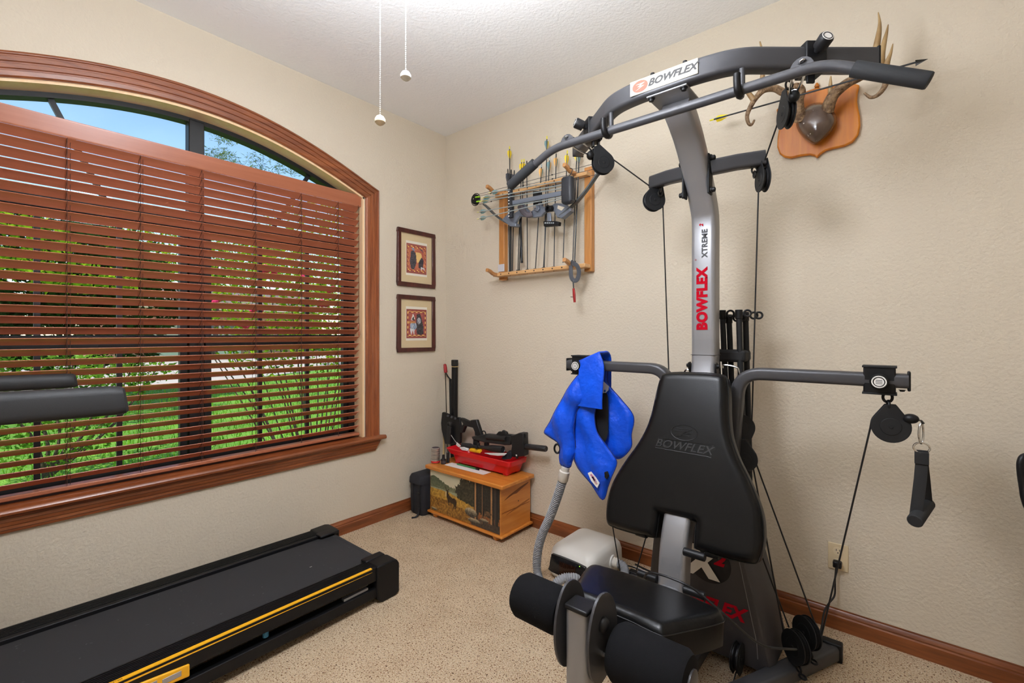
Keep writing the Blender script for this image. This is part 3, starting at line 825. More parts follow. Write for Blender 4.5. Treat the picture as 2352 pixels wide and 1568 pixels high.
# --- press arms: rise behind the backrest, bend outward
ZA = 1.094; YA = -.495
for sg in (-1, 1):
    p = fillet([(X0+sg*.105, -.50, .62), (X0+sg*.118, YA, .88), (X0+sg*.135, YA, ZA), (X0+sg*.30, YA, ZA), (X0+sg*.615, YA, ZA)], [.05, .115, .02], 9)
    arm = obj('press_arm', MB().sweep(p, rrect(.044, .056, .012), up=(0, 1, 0) if False else (0, -1, 0)), M_dgrey, gym)
    for sx in (.235, .325, .42):
        h_ = MB(); h_.lathe((X0+sg*sx, YA-.0222, ZA), (0, -1, 0), [(0, .0085), (.0006, .0085)], 14); obj('pin_hole', h_, M_blkp, arm)
    bc = V(X0+sg*.545, YA, ZA)
    blk = obj('slide_block', MB().box(tuple(bc-V(.040, .028, .042)), tuple(bc+V(.040, .028, .042))), M_blk, gym, bev=.004)
    for dz in (-.042, .042): obj('block_rim', MB().box((bc.x-.043, bc.y-.031, bc.z+dz-.003), (bc.x+.043, bc.y+.031, bc.z+dz+.003)), M_blk2, blk, bev=.001)
    kn = MB(); kn.lathe(bc+V(0, -.028, -.002), (0, -1, 0), [(0, .012), (.006, .014), (.008, .023), (.030, .024), (.034, .021)], 22); obj('knob', kn, M_blk, blk)
    dk = MB(); dk.lathe(bc+V(0, -.0622, -.002), (0, -1, 0), [(0, .0188), (.0008, .0188)], 22); obj('knob_sticker', dk, M_white, blk)
    rg = MB(); torus(rg, bc+V(0, -.0632, -.002), (0, 1, 0), .0140, .0015, 22, 5); obj('sticker_arrow_ring', rg, M_blkp, blk)
    for k in range(3): obj('sticker_line', MB().box((bc.x-.008, bc.y-.0636, bc.z-.008+.005*k), (bc.x+.008, bc.y-.0630, bc.z-.0065+.005*k)), M_blkp, blk)
    obj('end_cap', MB().box((min(X0+sg*.612, X0+sg*.620), YA-.024, ZA-.030), (max(X0+sg*.612, X0+sg*.620), YA+.024, ZA+.030)), M_blk, arm, bev=.003)
    bolt(arm, (X0+sg*.60, YA, ZA-.028), (0, 0, -1), .007, .005)
# right arm: ring, pulley, cable to the floor block
rt = V(X0+.545+.02, YA, ZA-.062); pc7 = V(X0+.572, YA, .950)
p7 = pulley(gym, pc7, (.10, -1, 0), (0, 0, 1), r=.050, reach=.068)
link(p7, [(rt+V(0, 0, .008), (.3, -1, 0), .012, (V(0, 0, 1), 1.25)), (rt+V(.002, 0, -.018), (1, .2, 0), .011, (V(0, 0, 1), 1.35))], .0042, M_blk)
# left arm: ring, pulley hidden behind the vest
rtl = V(X0-.545, YA, ZA-.062)
p8 = pulley(gym, V(X0-.545, YA+.02, .955), (-.1, -1, 0), (0, 0, 1), r=.046, reach=.066)
link(p8, [(rtl+V(0, 0, .008), (.3, -1, 0), .012, (V(0, 0, 1), 1.25)), (rtl+V(0, 0, -.018), (1, .2, 0), .011, (V(0, 0, 1), 1.35))], .0042, M_blk)

# --- pulleys on the frame behind the backrest, brackets and rope clip
pa = PY(1702, 980, -.43); pb = PY(1709, 1053, -.47)
p5 = pulley(gym, pa, (.35, -1, .1), (0.1, .2, -1), r=.048, reach=.070)
p6 = pulley(gym, pb, (.25, -1, 0), (-.12, 0, 1), r=.046, reach=.075)
bolt(p5, pa+V(-.03, -.03, .005), (.35, -1, .1), .008, .03); bolt(p6, pb+V(-.045, -.02, .045), (.35, -1, .1), .008, .03)
obj('cable_clip', MB().tube([PY(1684, 905, -.42), PY(1690, 938, -.42)], .006, 8), M_chrome, gym)
cable(gym, [PY(1682, 880, -.42), PY(1686, 912, -.42), PY(1694, 950, -.42)])
wl = smooth([PY(1660, 845, -.42), PY(1663, 838, -.42), PY(1690, 843, -.42), PY(1697, 855, -.42), PY(1698, 905, -.42)], 5)
obj('wire_loop', MB().tube(wl, .0035, 8), M_chrome, gym)
wl = smooth([PY(1588, 852, -.42), PY(1577, 848, -.42), PY(1572, 856, -.42), PY(1574, 870, -.42)], 5)
obj('wire_loop', MB().tube(wl, .0035, 8), M_chrome, gym)

# --- power rods bundled behind the column, with hooked tips and a strap
rods = [(1659, 712, -.30, 0), (1674, 722, -.27, 1), (1697, 711, -.32, 0), (1712, 716, -.26, 1), (1642, 716, -.24, 0), (1628, 716, -.27, 0)]
for u, v, y, hook in rods:
    tp = PY(u, v, y); bt = V(X0+.05+(tp.x-X0)*.75, y-.02, .20)
    rd = obj('power_rod', MB().tube([bt, bt.lerp(tp, .5)+V(.004, 0, 0), tp-V(0, 0, .006)], .0115, 12), M_blk2, gym)
    obj('rod_cap', MB().cyl(tp-V(0, 0, .038), tp, .0145, n=14), M_blk, rd, bev=.002)
    for k in ((1,) if not hook else (1, 2)):
        hk = MB(); torus(hk, tp+V(.014+.019*k, -.004*k, -.016), (.2, -1, .1), .013, .0042, 18, 8); obj('rod_hook', hk, M_blk, rd)
sc_ = PY(1690, 815, -.29)
obj('rod_strap', MB().box((X0-.045, -.335, sc_.z-.028), (sc_.x+.045, -.225, sc_.z+.022)), mat('nylon_strap', (30, 30, 32), .8), gym, bev=.012)

# --- backrest and seat
def pad(name, outline, o, right, up, th, er, parent, m, label=None, sag=.0):
    """upholstered pad: outline in (right, up) metres on the front plane through o; thickness goes backward"""
    right = Vector(right).normalized(); up = Vector(up).normalized(); nrm = right.cross(up)      # toward the viewer
    P = [V(a, b, 0) for a, b in outline]; n = len(P)
    area = sum(P[i].x*P[(i+1) % n].y-P[(i+1) % n].x*P[i].y for i in range(n))
    if area < 0: P = P[::-1]
    N = []
    for i in range(n):
        t = (P[(i+1) % n]-P[i-1]).normalized(); N.append(V(-t.y, t.x, 0))
    def ring(ins, dep): return [Vector(o)+right*(p+q*ins).x+up*(p+q*ins).y-nrm*dep for p, q in zip(P, N)]
    # front face: constrained triangulation of the outline plus a grid, rounded off towards the edge
    def inside(x, y):
        c = False; j = n-1
        for i in range(n):
            a_, b_ = P[i], P[j]
            if (a_.y > y) != (b_.y > y) and x < (b_.x-a_.x)*(y-a_.y)/(b_.y-a_.y)+a_.x: c = not c
            j = i
        return c
    def dist(x, y):
        m_ = 9
        for i in range(n):
            a_, b_ = P[i-1], P[i]; dx, dy = b_.x-a_.x, b_.y-a_.y; L2 = dx*dx+dy*dy+1e-12
            t = max(0, min(1, ((x-a_.x)*dx+(y-a_.y)*dy)/L2)); m_ = min(m_, (x-a_.x-t*dx)**2+(y-a_.y-t*dy)**2)
        return m_**.5
    pts = [(p.x, p.y) for p in P]; st_ = .0085
    x0, x1 = min(p.x for p in P), max(p.x for p in P); y0, y1 = min(p.y for p in P), max(p.y for p in P)
    for i in range(int((x1-x0)/st_)+1):
        for j in range(int((y1-y0)/st_)+1):
            x, y = x0+(i+.5)*st_, y0+(j+.5)*st_
            if inside(x, y) and dist(x, y) > st_*.55: pts.append((x, y))
    vo, eo, fo, _, _, _ = geometry.delaunay_2d_cdt([Vector(p) for p in pts], [(i, (i+1) % n) for i in range(n)], [list(range(n))], 1, 1e-6)
    def dep(d): return er*(1-math.sqrt(max(0, 1-(1-min(d, er)/er)**2)))
    W3 = lambda x, y, dp: Vector(o)+right*x+up*y-nrm*dp
    mb = MB()
    mb.add([W3(p.x, p.y, dep(dist(p.x, p.y))) for p in vo], [tuple(f) for f in fo])
    mb.add([W3(p.x, p.y, th) for p in vo[:n]], [])
    k0 = len(mb.v)-n
    mb.f += [(i, (i+1) % n, k0+(i+1) % n, k0+i) for i in range(n)]
    base_n = len(mb.v); vb, eb, fb_, _, _, _ = geometry.delaunay_2d_cdt([Vector(p) for p in pts[:n]], [(i, (i+1) % n) for i in range(n)], [list(range(n))], 1, 1e-6)
    mb.add([W3(p.x, p.y, th) for p in vb], [tuple(f)[::-1] for f in fb_])
    q = obj(name, mb, m, parent, ang=75)
    pm = MB(); pm.tube(ring(-.0004, er*1.0), .0016, 5, closed=True, up=nrm); obj('piping', pm, M_pipe, q)
    return q
def mirror(h): return [(a, b) for a, b in h] + [(-a, b) for a, b in h[::-1]]
hw = [(.064, .085), (.066, .01), (.078, .0), (.16, -.004), (.235, .0), (.258, .012), (.267, .05), (.268, .10), (.255, .165), (.218, .245), (.178, .315), (.150, .385), (.137, .455), (.130, .53), (.122, .578), (.108, .598), (.05, .605)]
ol = [(p.x, p.y) for p in smooth([V(a, b, 0) for a, b in hw], 4)]
bo = V(X0, -.815, .528); bup = V(0, .19, .57)
br = pad('backrest', mirror(ol), bo, (1, 0, .026), bup, .072, .026, gym, M_vinyl)
bu = bup.normalized(); bn = V(1, 0, 0).cross(bu)
tc_ = bo+bu*.325+bn*.0004
text('embossed_lettering', 'BOWFLEX', M_pipe, br, tc_, (1, 0, 0), bu, .040, .0007, .30, .0003, sx=1.10)
fr_ = MB(); sx_, sy_ = .094, .018
Q = [tc_+V(1, 0, 0)*a+bu*b for a, b in ((-sx_-.004, -sy_), (sx_-.006, -sy_-.002), (sx_+.006, -sy_-.004), (sx_-.004, 0), (sx_+.010, sy_+.002), (-sx_+.004, sy_))]
for i in range(6): fr_.tube([Q[i], Q[(i+1) % 6]], .0010, 5)
obj('embossed_border', fr_, M_pipe, br)
em = MB(); ec = bo+bu*.375+bn*.0004
em.tube([ec+V(1, 0, 0)*.047*math.cos(2*math.pi*i/30)+bu*.027*math.sin(2*math.pi*i/30) for i in range(30)], .0011, 5, closed=True, up=bn)
for pts in ([(-.030, .014), (.028, .012), (.000, .000), (.026, -.002), (-.028, -.018)], [(-.036, .004), (.012, .006), (-.008, -.008), (.02, -.010)]):
    em.tube([ec+V(1, 0, 0)*a+bu*b for a, b in pts], .0010, 5)
obj('embossed_emblem', em, M_pipe, br)
for sx in (-.10, .10): obj('pad_stud', MB().cyl(bo+V(sx, .03, -.01), bo+V(sx*1.45, .035, -.012), .013, n=14), M_blk, br, bev=.003)
# seat, wider at the back and tipped up to the front
sh = [(.05, .012), (.125, .004), (.142, .02), (.165, .08), (.195, .16), (.214, .225), (.216, .25), (.200, .275), (.12, .295), (.05, .302)]
sl_ = [(p.x, p.y) for p in smooth([V(a, b, 0) for a, b in sh], 4)]
so = V(X0, -1.238, .505); sup = V(0, .30, -.055)
seat = pad('seat', mirror(sl_), so, (1, 0, 0), sup, .085, .022, gym, M_vinyl)
# seat carrier, pegs on the upright
obj('seat_carrier', MB().sweep([(X0, -.80, .36), (X0, -1.0, .375), (X0, -1.34, .405)], rrect(.06, .05, .01)), M_silver, gym)
for z_, xs in ((.395, (-1, 1)), (.52, (1,))):
    for sg in xs: obj('stop_peg', MB().cyl((X0+sg*.045, -.83, z_), (X0+sg*.115, -.83, z_), .013, n=14), M_blk, gym, bev=.003)
obj('adjust_pin', MB().cyl((X0+.046, -.815, .335), (X0+.10, -.815, .335), .009, n=12), M_chrome, gym)

# --- leg curl attachment
YL_ = -1.395
post = MB(); post.sweep([(X0-.004, YL_, .0), (X0-.004, YL_, .33), (X0-.004, YL_, .575)], rrect(.062, .052, .012), up=(0, 1, 0)); obj('front_post', post, M_silver, gym)
obj('post_cap', MB().box((X0-.036, YL_-.028, .572), (X0+.028, YL_+.028, .584)), M_blk, gym, bev=.004)
for sx, nm in ((-.052, 0), (.040, 1)):
    cc = V(X0+sx, YL_+.012, .525); pl_ = []
    for i in range(32):
        a = 2*math.pi*i/32; yy = .062*math.cos(a)*(1.0 if math.cos(a) < 0 else 1.25); zz = .105*math.sin(a)-.012
        pl_.append(cc+V(0, yy, zz))
    pt = obj('cam_plate', MB().prism(pl_, (.007, 0, 0)), M_dgrey, gym, bev=.001)
    if nm:
        d_ = MB(); d_.ell(cc+V(.010, .0, .022), (.014, .018, .018), 14, 10); obj('plate_cap', d_, M_blk, pt)
        obj('plate_pin', MB().cyl(cc+V(.006, .004, -.050), cc+V(.020, .004, -.050), .007, n=12), M_chrome, pt)
def roller(a, b, r):
    a = Vector(a); b = Vector(b); L_ = (b-a).length
    mb = MB(); mb.lathe(a, b-a, [(0, r*.5), (.004, r*.86), (.018, r), (L_-.018, r), (L_-.004, r*.86), (L_, r*.5)], 30)
    o = obj('foam_roller', mb, M_foam, gym)
    e = MB(); e.lathe(b, b-a, [(-.002, r*.5), (.004, r*.5), (.006, r*.4)], 20); obj('roller_end_cap', e, M_dgrey, o); return o
roller((X0-.075, -1.36, .515), (X0-.225, -1.36, .515), .058)
roller((X0+.062, -1.352, .480), (X0+.245, -1.352, .480), .066)
# --- front foot, diagonal strut, base legs
obj('strut', MB().sweep([(X0, -1.02, .37), (X0+.0, -1.14, .26), (X0-.01, -1.36, .05)], rrect(.055, .07, .012), up=(0, 1, 0)), M_silver, gym)
obj('front_foot', MB().sweep(smooth([(X0-.25, -1.30, .028), (X0-.12, -1.36, .035), (X0, -1.38, .038), (X0+.12, -1.34, .05), (X0+.20, -1.20, .05), (X0+.19, -1.05, .03)], 6), rrect(.06, .05, .014)), M_blk, gym)
for sg in (-1, 1):
    lg = obj('base_leg', MB().sweep([(X0+sg*.03, -.98, .035), (X0+sg*.20, -.66, .035), (X0+sg*.395, -.245, .035)], rrect(.060, .055, .012)), M_dgrey, gym)
    obj('foot_cap', MB().obox((X0+sg*.398, -.235, .036), (.034, 0, 0), (0, .018, 0), (0, 0, .034)), M_blk, lg, bev=.005)
obj('base_spine', MB().sweep([(X0, -1.38, .035), (X0, -.80, .035), (X0, -.35, .035)], rrect(.07, .055, .012)), M_dgrey, gym)

# --- shroud over the rod box
shp = [(-.225, .035), (-.195, .30), (-.165, .50), (-.12, .56), (.12, .56), (.165, .50), (.215, .30), (.262, .06), (.24, .035)]
mb = MB()
rings = []
for y, k, dz in ((-.565, .86, 0), (-.560, .93, 0), (-.53, .985, 0), (-.42, 1.0, 0), (-.30, .96, 0)):
    rings.append([V(X0+a*k, y-(b-.3)*.10, .03+(b-.03)*(.97+.03*k)) for a, b in shp])
mb.loft(rings)
shd = obj('shroud', mb, M_shroud, gym, ang=50, bev=.004)
def sy_at(z): return -.5655-(z-.3)*.10-.0006
dc = V(X0+.047, sy_at(.388)-.0002, .388)
dz_ = MB(); dz_.prism([dc+V(.080*math.cos(2*math.pi*i/40), -(.080*math.sin(2*math.pi*i/40))*.10, .080*math.sin(2*math.pi*i/40)) for i in range(40)], (0, -.0005, 0)); dd_ = obj('round_decal', dz_, mat('decal_black', (24, 22, 24), .6), shd)
sup_ = V(0, -.10, 1).normalized()
text('decal_letter', 'X', M_white, dd_, dc+V(-.028, -.0012, -.010), (1, 0, 0), sup_, .150, .0003, .1, .010, sx=.95)
text('decal_numeral', '2', M_red, dd_, dc+V(.038, -.0034, .020), (1, 0, 0), sup_, .064, .0003, .35, .0035)
text('lettering', 'BOWFLEX', M_red, shd, V(X0+.015, sy_at(.222)-.0004, .222), (1, 0, 0), sup_, .070, .0004, .30, .003, sx=.92)
sm = MB(); sm.tube([V(X0+.148, sy_at(.46)+.001, .46), V(X0+.176, sy_at(.30)+.001, .30), V(X0+.205, sy_at(.14)+.001, .14), V(X0+.207, sy_at(.08)+.001, .08)], .0014, 5); obj('shroud_seam', sm, M_silver, shd)

# --- floor pulleys on the right leg, low pulley, cables
fa = V(X0+.312, -.462, .128); fb = V(X0+.338, -.405, .160)
axf = V(-.66, -.75, .05).normalized()
fp1 = pulley(gym, fa, axf, (0, 0, -1), r=.056, reach=.060, gap=.011); fp2 = pulley(gym, fb, axf, (0, 0, -1), r=.056, reach=.060, gap=.011)
for p_, c in ((fp1, fa), (fp2, fb)):
    link(p_, [(c+V(.012, -.02, -.062), axf, .009, (V(.6, -.5, -.4), 1.3)), (c+V(.026, -.04, -.072), (0, 0, 1), .009, (V(.6, -.7, 0), 1.4))], .0036, M_blk)
lw = pulley(gym, V(X0+.150, -.585, .085), (1, -.05, 0), (0, 0, -1), r=.050, reach=.058)
# right arm cable: pulley 7 -> floor block
cable(gym, [pc7+V(-.047, .004, .01), pc7+V(-.05, .004, -.012), fb+V(.045, .01, .01), fb+V(.03, -.0, -.035)])
cable(gym, [PY(1716, 1008, -.45), PY(1872, 1432, -.40)])
cable(gym, [PY(1722, 1030, -.46), PY(1800, 1452, -.44)])
cable(gym, [PY(1742, 1255, -.46), PY(1812, 1440, -.40)])
cable(gym, [PY(1405, 1195, -.46), PY(1424, 1310, -.46)])
cable(gym, [PY(1487, 1222, -.44), PY(1462, 1308, -.44)])
cable(gym, [V(X0+.150, -.60, .040), V(X0+.150, -.68, .012), PZ(1700, 1566, .008)], .0024)
lc_ = smooth([(X0-.29, -1.55, .012), (X0-.20, -1.44, .05), (X0-.06, -1.30, .085), (X0+.03, -1.15, .10), (X0+.10, -.80, .05)], 8); cable(gym, lc_, .0032)

# --- lat bar resting on the two hooks
YB = -.870; ZB = 1.968
lb = thing('lat_bar', 'long grey lat pulldown bar with rubber grips resting on the crossbar hooks', 'exercise bar', (X0, YB, ZB))
bp = fillet([(1.375, YB, 1.868), (1.595, YB, ZB), (2.480, YB, ZB), (2.688, YB, 1.850)], .05, 7)
obj('bar', MB().tube(bp, .0150, 16), M_dgrey, lb)
for a, b in (((1.375, YB, 1.868), (1.505, YB, 1.932)), ((2.688, YB, 1.850), (2.545, YB, 1.9311))):
    a = Vector(a); b = Vector(b); d = (a-b)
    g = MB(); g.lathe(b, d, [(0, .0205), (d.length, .0205), (d.length+.004, .0190), (d.length+.006, .006)], 20); obj('grip', g, M_rubber, lb)
for sg, A in ((-1, P1), (1, P3)):
    ex = X0+sg*.385; tb = obj('eye_tab', MB().prism([(ex+.03*math.cos(math.pi*i/8)*1.0, YB-.003, ZB+.004+.034*math.sin(math.pi*i/8)) for i in range(9)], (0, .006, 0)), M_dgrey, lb, bev=.001)
    dd = A-V(ex, YB, ZB+.022)
    t = thing('carabiner', 'steel spring clip joining the lat bar to the left pulley cable' if sg < 0 else 'steel spring clip joining the lat bar to the right pulley cable', 'carabiner', (ex, YB, ZB+.02), 'lat bar clips')
    mb = MB(); c0 = V(ex, YB, ZB+.024); bs = A+V(-.0, 0, .0)
    hz = V(P2.x-P1.x, P2.y-P1.y, 0).normalized() if sg < 0 else V(P4.x-P3.x, P4.y-P3.y, 0).normalized()
    tgt = A-hz*.054+V(0, 0, .040)
    mid = (c0+tgt)/2; L_ = (tgt-c0).length/2
    torus(mb, mid, V(.3, 1, .2).cross(tgt-c0), .017, .0036, 26, 8, (tgt-c0, max(1.2, (L_+.012)/.017)))
    obj('clip_body', mb, M_chrome, t)
    g2 = MB(); torus(g2, tgt+V(0, 0, .0), V(.3, 1, .2), .009, .0028, 16, 6, (tgt-c0, 1.3)); obj('cable_ring', g2, M_chrome, t)

# --- hand grip hanging from the right press arm
hg = thing('hand_grip', 'black webbing hand grip with foam handle hanging from the right press arm', 'hand grip', tuple(PY(2113, 960, -.5)))
bl_ = pc7+V(.048, -.006, .030)
obj('cable_ball', MB().ell(bl_, (.020, .016, .015), 16, 10), M_blk, hg)
rp = [bl_+V(.015, 0, 0), PY(2100, 962, -.5), PY(2116, 966, -.5), PY(2122, 973, -.5)]
obj('cable_end', MB().tube(rp, .0032, 8), M_steel, hg)
cc = PY(2116, 995, -.5)
cb = MB(); torus(cb, cc, (.8, -.6, 0), .009, .0028, 24, 8, (V(.02, 0, 1), 3.4)); obj('carabiner', cb, M_chrome, hg)
dr = MB(); dcn = PY(2117, 1028, -.5); torus(dr, dcn, (.25, -1, 0), .0155, .0028, 22, 8, (V(1, .2, 0), 1.25)); obj('d_ring', dr, M_chrome, hg)
M_web = mat('black_webbing', (30, 30, 31), .85, bump=(500, .3, .0006))
def strap(path, w_, th, sd): return MB().sweep(path, rrect(w_, th, th*.45, 2), up=sd)
A = PY(2117, 1034, -.5); B1 = PY(2101, 1205, -.515); B2 = PY(2129, 1150, -.44)
obj('web_strap', MB().sweep([A, A+V(0, 0, -.04), PY(2114, 1100, -.508), B1], rrect(.030, .0025, .001, 2), up=(0, 1, 0)), M_web, hg)
obj('web_strap', MB().sweep([A+V(.002, .004, 0), A+V(.003, .004, -.04), PY(2124, 1100, -.47), B2], rrect(.026, .0025, .001, 2), up=(0, 1, 0)), M_web, hg)
obj('stitched_tab', MB().box((A.x-.0165, A.y-.006, A.z-.042), (A.x+.0165, A.y+.006, A.z-.004)), M_web, hg, bev=.002)
h0 = PY(2101, 1197, -.545); h1 = PY(2130, 1155, -.425)
obj('grip_tube', MB().lathe(h0, h1-h0, [(0, .017), (.002, .0195), ((h1-h0).length-.002, .0195), ((h1-h0).length, .017)], 20), M_rubber, hg)

# ================================================================== treadmill along the left wall
M_tmk = mat('treadmill_black', (14, 14, 16), .5, spec=.3)
M_tmk2 = mat('treadmill_rail_ribbed', (18, 18, 21), .45, spec=.3)
M_belt = mat('running_belt', (42, 42, 44), .85, bump=(700, .4, .0006), speck=[(60, (70, 70, 72), .74)])
M_yel = mat('yellow_paint', (240, 176, 28), .45)
tm = thing('treadmill', 'long black treadmill with a yellow side stripe beside the left wall', 'treadmill', (.49, -1.95, 0))
TY0, TY1 = -3.05, -1.06
zt = lambda y: .168 + .020*(-1.10 - y)          # deck climbs a little towards the console
def rail(x0, x1, dz0, dz1, ya=TY0, yb=TY1): return [[V(x0, y, zt(y)+dz0), V(x1, y, zt(y)+dz0), V(x1, y, zt(y)+dz1), V(x0, y, zt(y)+dz1)] for y in (ya, yb)]
obj('running_belt', MB().loft([[V(.29, y, zt(y)-.030), V(.705, y, zt(y)-.030), V(.705, y, zt(y)-.012), V(.29, y, zt(y)-.012)] for y in (TY0, -1.6, -1.085)]), M_belt, tm, bev=.004)
obj('rear_roller', MB().cyl((.28, -1.078, zt(-1.078)-.036), (.72, -1.078, zt(-1.078)-.036), .026, n=24), M_belt, tm)
obj('deck_board', MB().loft(rail(.26, .73, -.062, -.034, TY0, -1.12)), M_tmk, tm)
# right rail: ribbed tread, yellow stripe, skirt, slot and lower beam
rr = obj('side_rail', MB().loft(rail(.712, .800, -.050, 0)), M_tmk2, tm, bev=.003)
for k in range(7): obj('tread_rib', MB().loft(rail(.720+.0095*k, .7245+.0095*k, 0, .0022)), M_tmk, rr)
sp_ = obj('yellow_stripe', MB().loft([[V(.7875, y, zt(y)+.0005), V(.8005, y, zt(y)-.015), V(.8020, y, zt(y)-.015), V(.8005, y, zt(y)+.0012), V(.7875, y, zt(y)+.0022)] for y in (TY0, -1.165)]), M_yel, rr)
yl = -2.10; text('lettering', 'DECK SUPPORT SYSTEM', mat('stripe_ink', (110, 70, 10), .6), sp_, V(.7945, yl, zt(yl)+.0026), (0, 1, -.04), (-1, 0, 0.0), .0098, .0002, .2, .0001)
obj('side_skirt', MB().loft(rail(.786, .801, -.060, -.002)), M_tmk, rr)
obj('lower_beam', MB().loft([[V(.745, y, z0_), V(.800, y, z0_), V(.800, y, z1_), V(.745, y, z1_)] for y, z0_, z1_ in ((TY0, .058, .104), (-1.10, .028, .072))]), M_tmk, tm, bev=.003)
obj('lower_beam', MB().loft([[V(.185, y, z0_), V(.235, y, z0_), V(.235, y, z1_), V(.185, y, z1_)] for y, z0_, z1_ in ((TY0, .058, .104), (-1.10, .028, .072))]), M_tmk, tm, bev=.003)
obj('cushion', MB().cyl((.775, -1.62, .088), (.775, -1.62, .140), .011, n=14), mat('blue_rubber', (58, 128, 168), .6), tm)
obj('slot_bracket', MB().box((.77, -1.30, .078), (.790, -1.18, .088)), M_silver, tm)
by, bz = -1.93, .128
bd = obj('yellow_badge', MB().loft([[V(.800, y, bz-.022+(y-by)*-.10), V(.810, y, bz-.022+(y-by)*-.10), V(.810, y, bz+.020+(y-by)*-.10), V(.800, y, bz+.020+(y-by)*-.10)] for y in (-2.13, -1.875)]), M_yel, tm, bev=.008, seg=3)
for k in range(3):
    yy = -1.925-.065*k; zz = bz-(yy-by)*.10
    obj('badge_slot', MB().box((.8085, yy-.026, zz-.010), (.8112, yy+.026, zz+.008)), mat('slot_grey', (170, 166, 164), .4, metal=.4), bd, bev=.001)
lr = obj('side_rail', MB().loft(rail(.186, .285, -.050, 0)), M_tmk2, tm, bev=.003)
for k in range(6): obj('tread_rib', MB().loft(rail(.198+.0115*k, .2035+.0115*k, 0, .0022)), M_tmk, lr)
obj('side_skirt', MB().loft(rail(.185, .200, -.085, -.002)), M_tmk, lr)
def cap(x0, x1, inner):
    P = [(-1.145, zt(-1.145)+.004), (-1.06, zt(-1.06)+.008), (-1.035, zt(-1.06)+.001), (-1.022, zt(-1.06)-.020), (-1.022, .012), (-1.045, 0), (-1.12, .0), (-1.14, .02), (-1.145, .06)]
    return obj('end_cap', MB().prism([(x0, y, z) for y, z in P], (x1-x0, 0, 0)), M_tmk, tm, bev=.007, seg=3)
c1 = cap(.728, .812, 0); c2 = cap(.176, .268, 0)
obj('cap_lip', MB().box((.690, -1.155, zt(-1.1)-.004), (.735, -1.05, zt(-1.1)+.010)), M_tmk2, c1, bev=.005)
obj('cap_lip', MB().box((.262, -1.155, zt(-1.1)-.004), (.318, -1.05, zt(-1.1)+.010)), M_tmk2, c2, bev=.005)
obj('lint', MB().tube(smooth([V(.55, -1.33, zt(-1.33)-.0115), V(.556, -1.327, zt(-1.33)-.009), V(.552, -1.322, zt(-1.33)-.011)], 3), .0009, 5), M_white, tm)
# console end (mostly out of frame): hand rails, uprights, motor hood
M_hr = mat('handrail_plastic', (36, 37, 39), .6, bump=(600, .3, .0006))
for xx, y1, zc, hh in ((.775, -2.035, 1.036, .088), (.205, -2.078, 1.060, .056)):
    rings = []
    for y, f in ((-2.74, 1), (-2.3, 1), (y1-.03, .98), (y1-.008, .86), (y1, .55)):
        rings.append([V(xx+a*f, y-b*.12, zc+.006*(y1-y)/.3+b*(.6+.4*f)) for a, b in rrect(.062, hh, .024, 4)])
    obj('handrail', MB().loft(rings), M_hr, tm)
for xx in (.20, .78): obj('upright', MB().sweep([(xx, -2.72, .10), (xx, -2.76, .6), (xx, -2.72, 1.10)], rrect(.06, .09, .015), up=(0, 1, 0)), M_tmk, tm)
obj('motor_hood', MB().loft([[V(.2, y, .10), V(.78, y, .10), V(.76, y, h_), V(.22, y, h_)] for y, h_ in ((-3.1, .26), (-2.95, .33), (-2.62, .26))]), M_tmk, tm, bev=.02)
obj('console', MB().loft([[V(.22, y, 1.08), V(.76, y, 1.08), V(.74, y, h_), V(.24, y, h_)] for y, h_ in ((-2.86, 1.30), (-2.70, 1.16))]), M_tmk, tm, bev=.02)
for xx in (.22, .76): obj('front_wheel', MB().cyl((xx-.02, -2.98, .045), (xx+.02, -2.98, .045), .045, n=20), M_tmk, tm)

def _splay(o):          # the right-hand side runs very slightly outward towards the console
    for c in o.children:
        if c.type == 'MESH':
            for v in c.data.vertices:
                if v.co.x+.49 > .6: v.co.x += .024*max(0, -1.10-(v.co.y-1.95))
        _splay(c)
_splay(tm)

# ================================================================== chest, bag and what stands on it
M_pineT = wood('pine_top', (196, 116, 40), (216, 140, 58), 'X', 9, .35, .3)
M_pineS = wood('pine_side', (188, 112, 42), (212, 140, 62), 'Y', 9, .4, .3)
ch = thing('wooden_chest', 'small pine chest painted with a deer in a misty forest', 'chest', (.515, -.185, 0))
CX0, CX1, CY0, CY1, CZ0, CZ1 = .195, .835, -.315, -.028, .042, .322
obj('body', MB().box((CX0, CY0, CZ0), (CX1, CY1, CZ1)), M_pineS, ch, bev=.002)
obj('lid', MB().box((CX0-.030, CY0-.022, CZ1), (CX1+.030, CY1+.004, CZ1+.026)), M_pineT, ch, bev=.007, seg=3)
obj('plinth', MB().box((CX0-.016, CY0-.014, CZ0-.014), (CX1+.018, CY1+.004, CZ0)), M_pineT, ch, bev=.004)
for fx, fy_ in ((CX0+.04, CY0+.02), (CX1-.05, CY0+.02), (CX0+.04, CY1-.04), (CX1-.05, CY1-.04)):
    obj('foot', MB().lathe((fx, fy_, CZ0-.012), (0, 0, -1), [(0, .020), (.012, .024), (.022, .022), (.030, .015)], 16), M_pineT, ch)
obj('plank_joint', MB().box((CX1-.0005, CY0+.01, .168), (CX1+.0008, CY1-.01, .1705)), mat('wood_gap', (110, 56, 18), .7), ch)
kn = MB(); kn.prism([(CX1+.0004, -.285+.005*i, .253+.0015*i+(.004 if i % 3 else -.003)) for i in range(12)] + [(CX1+.0004, -.06-.02*i, .300-.005*i-(.012 if i in (2, 3) else 0)) for i in range(9)], (.0008, 0, 0)); 
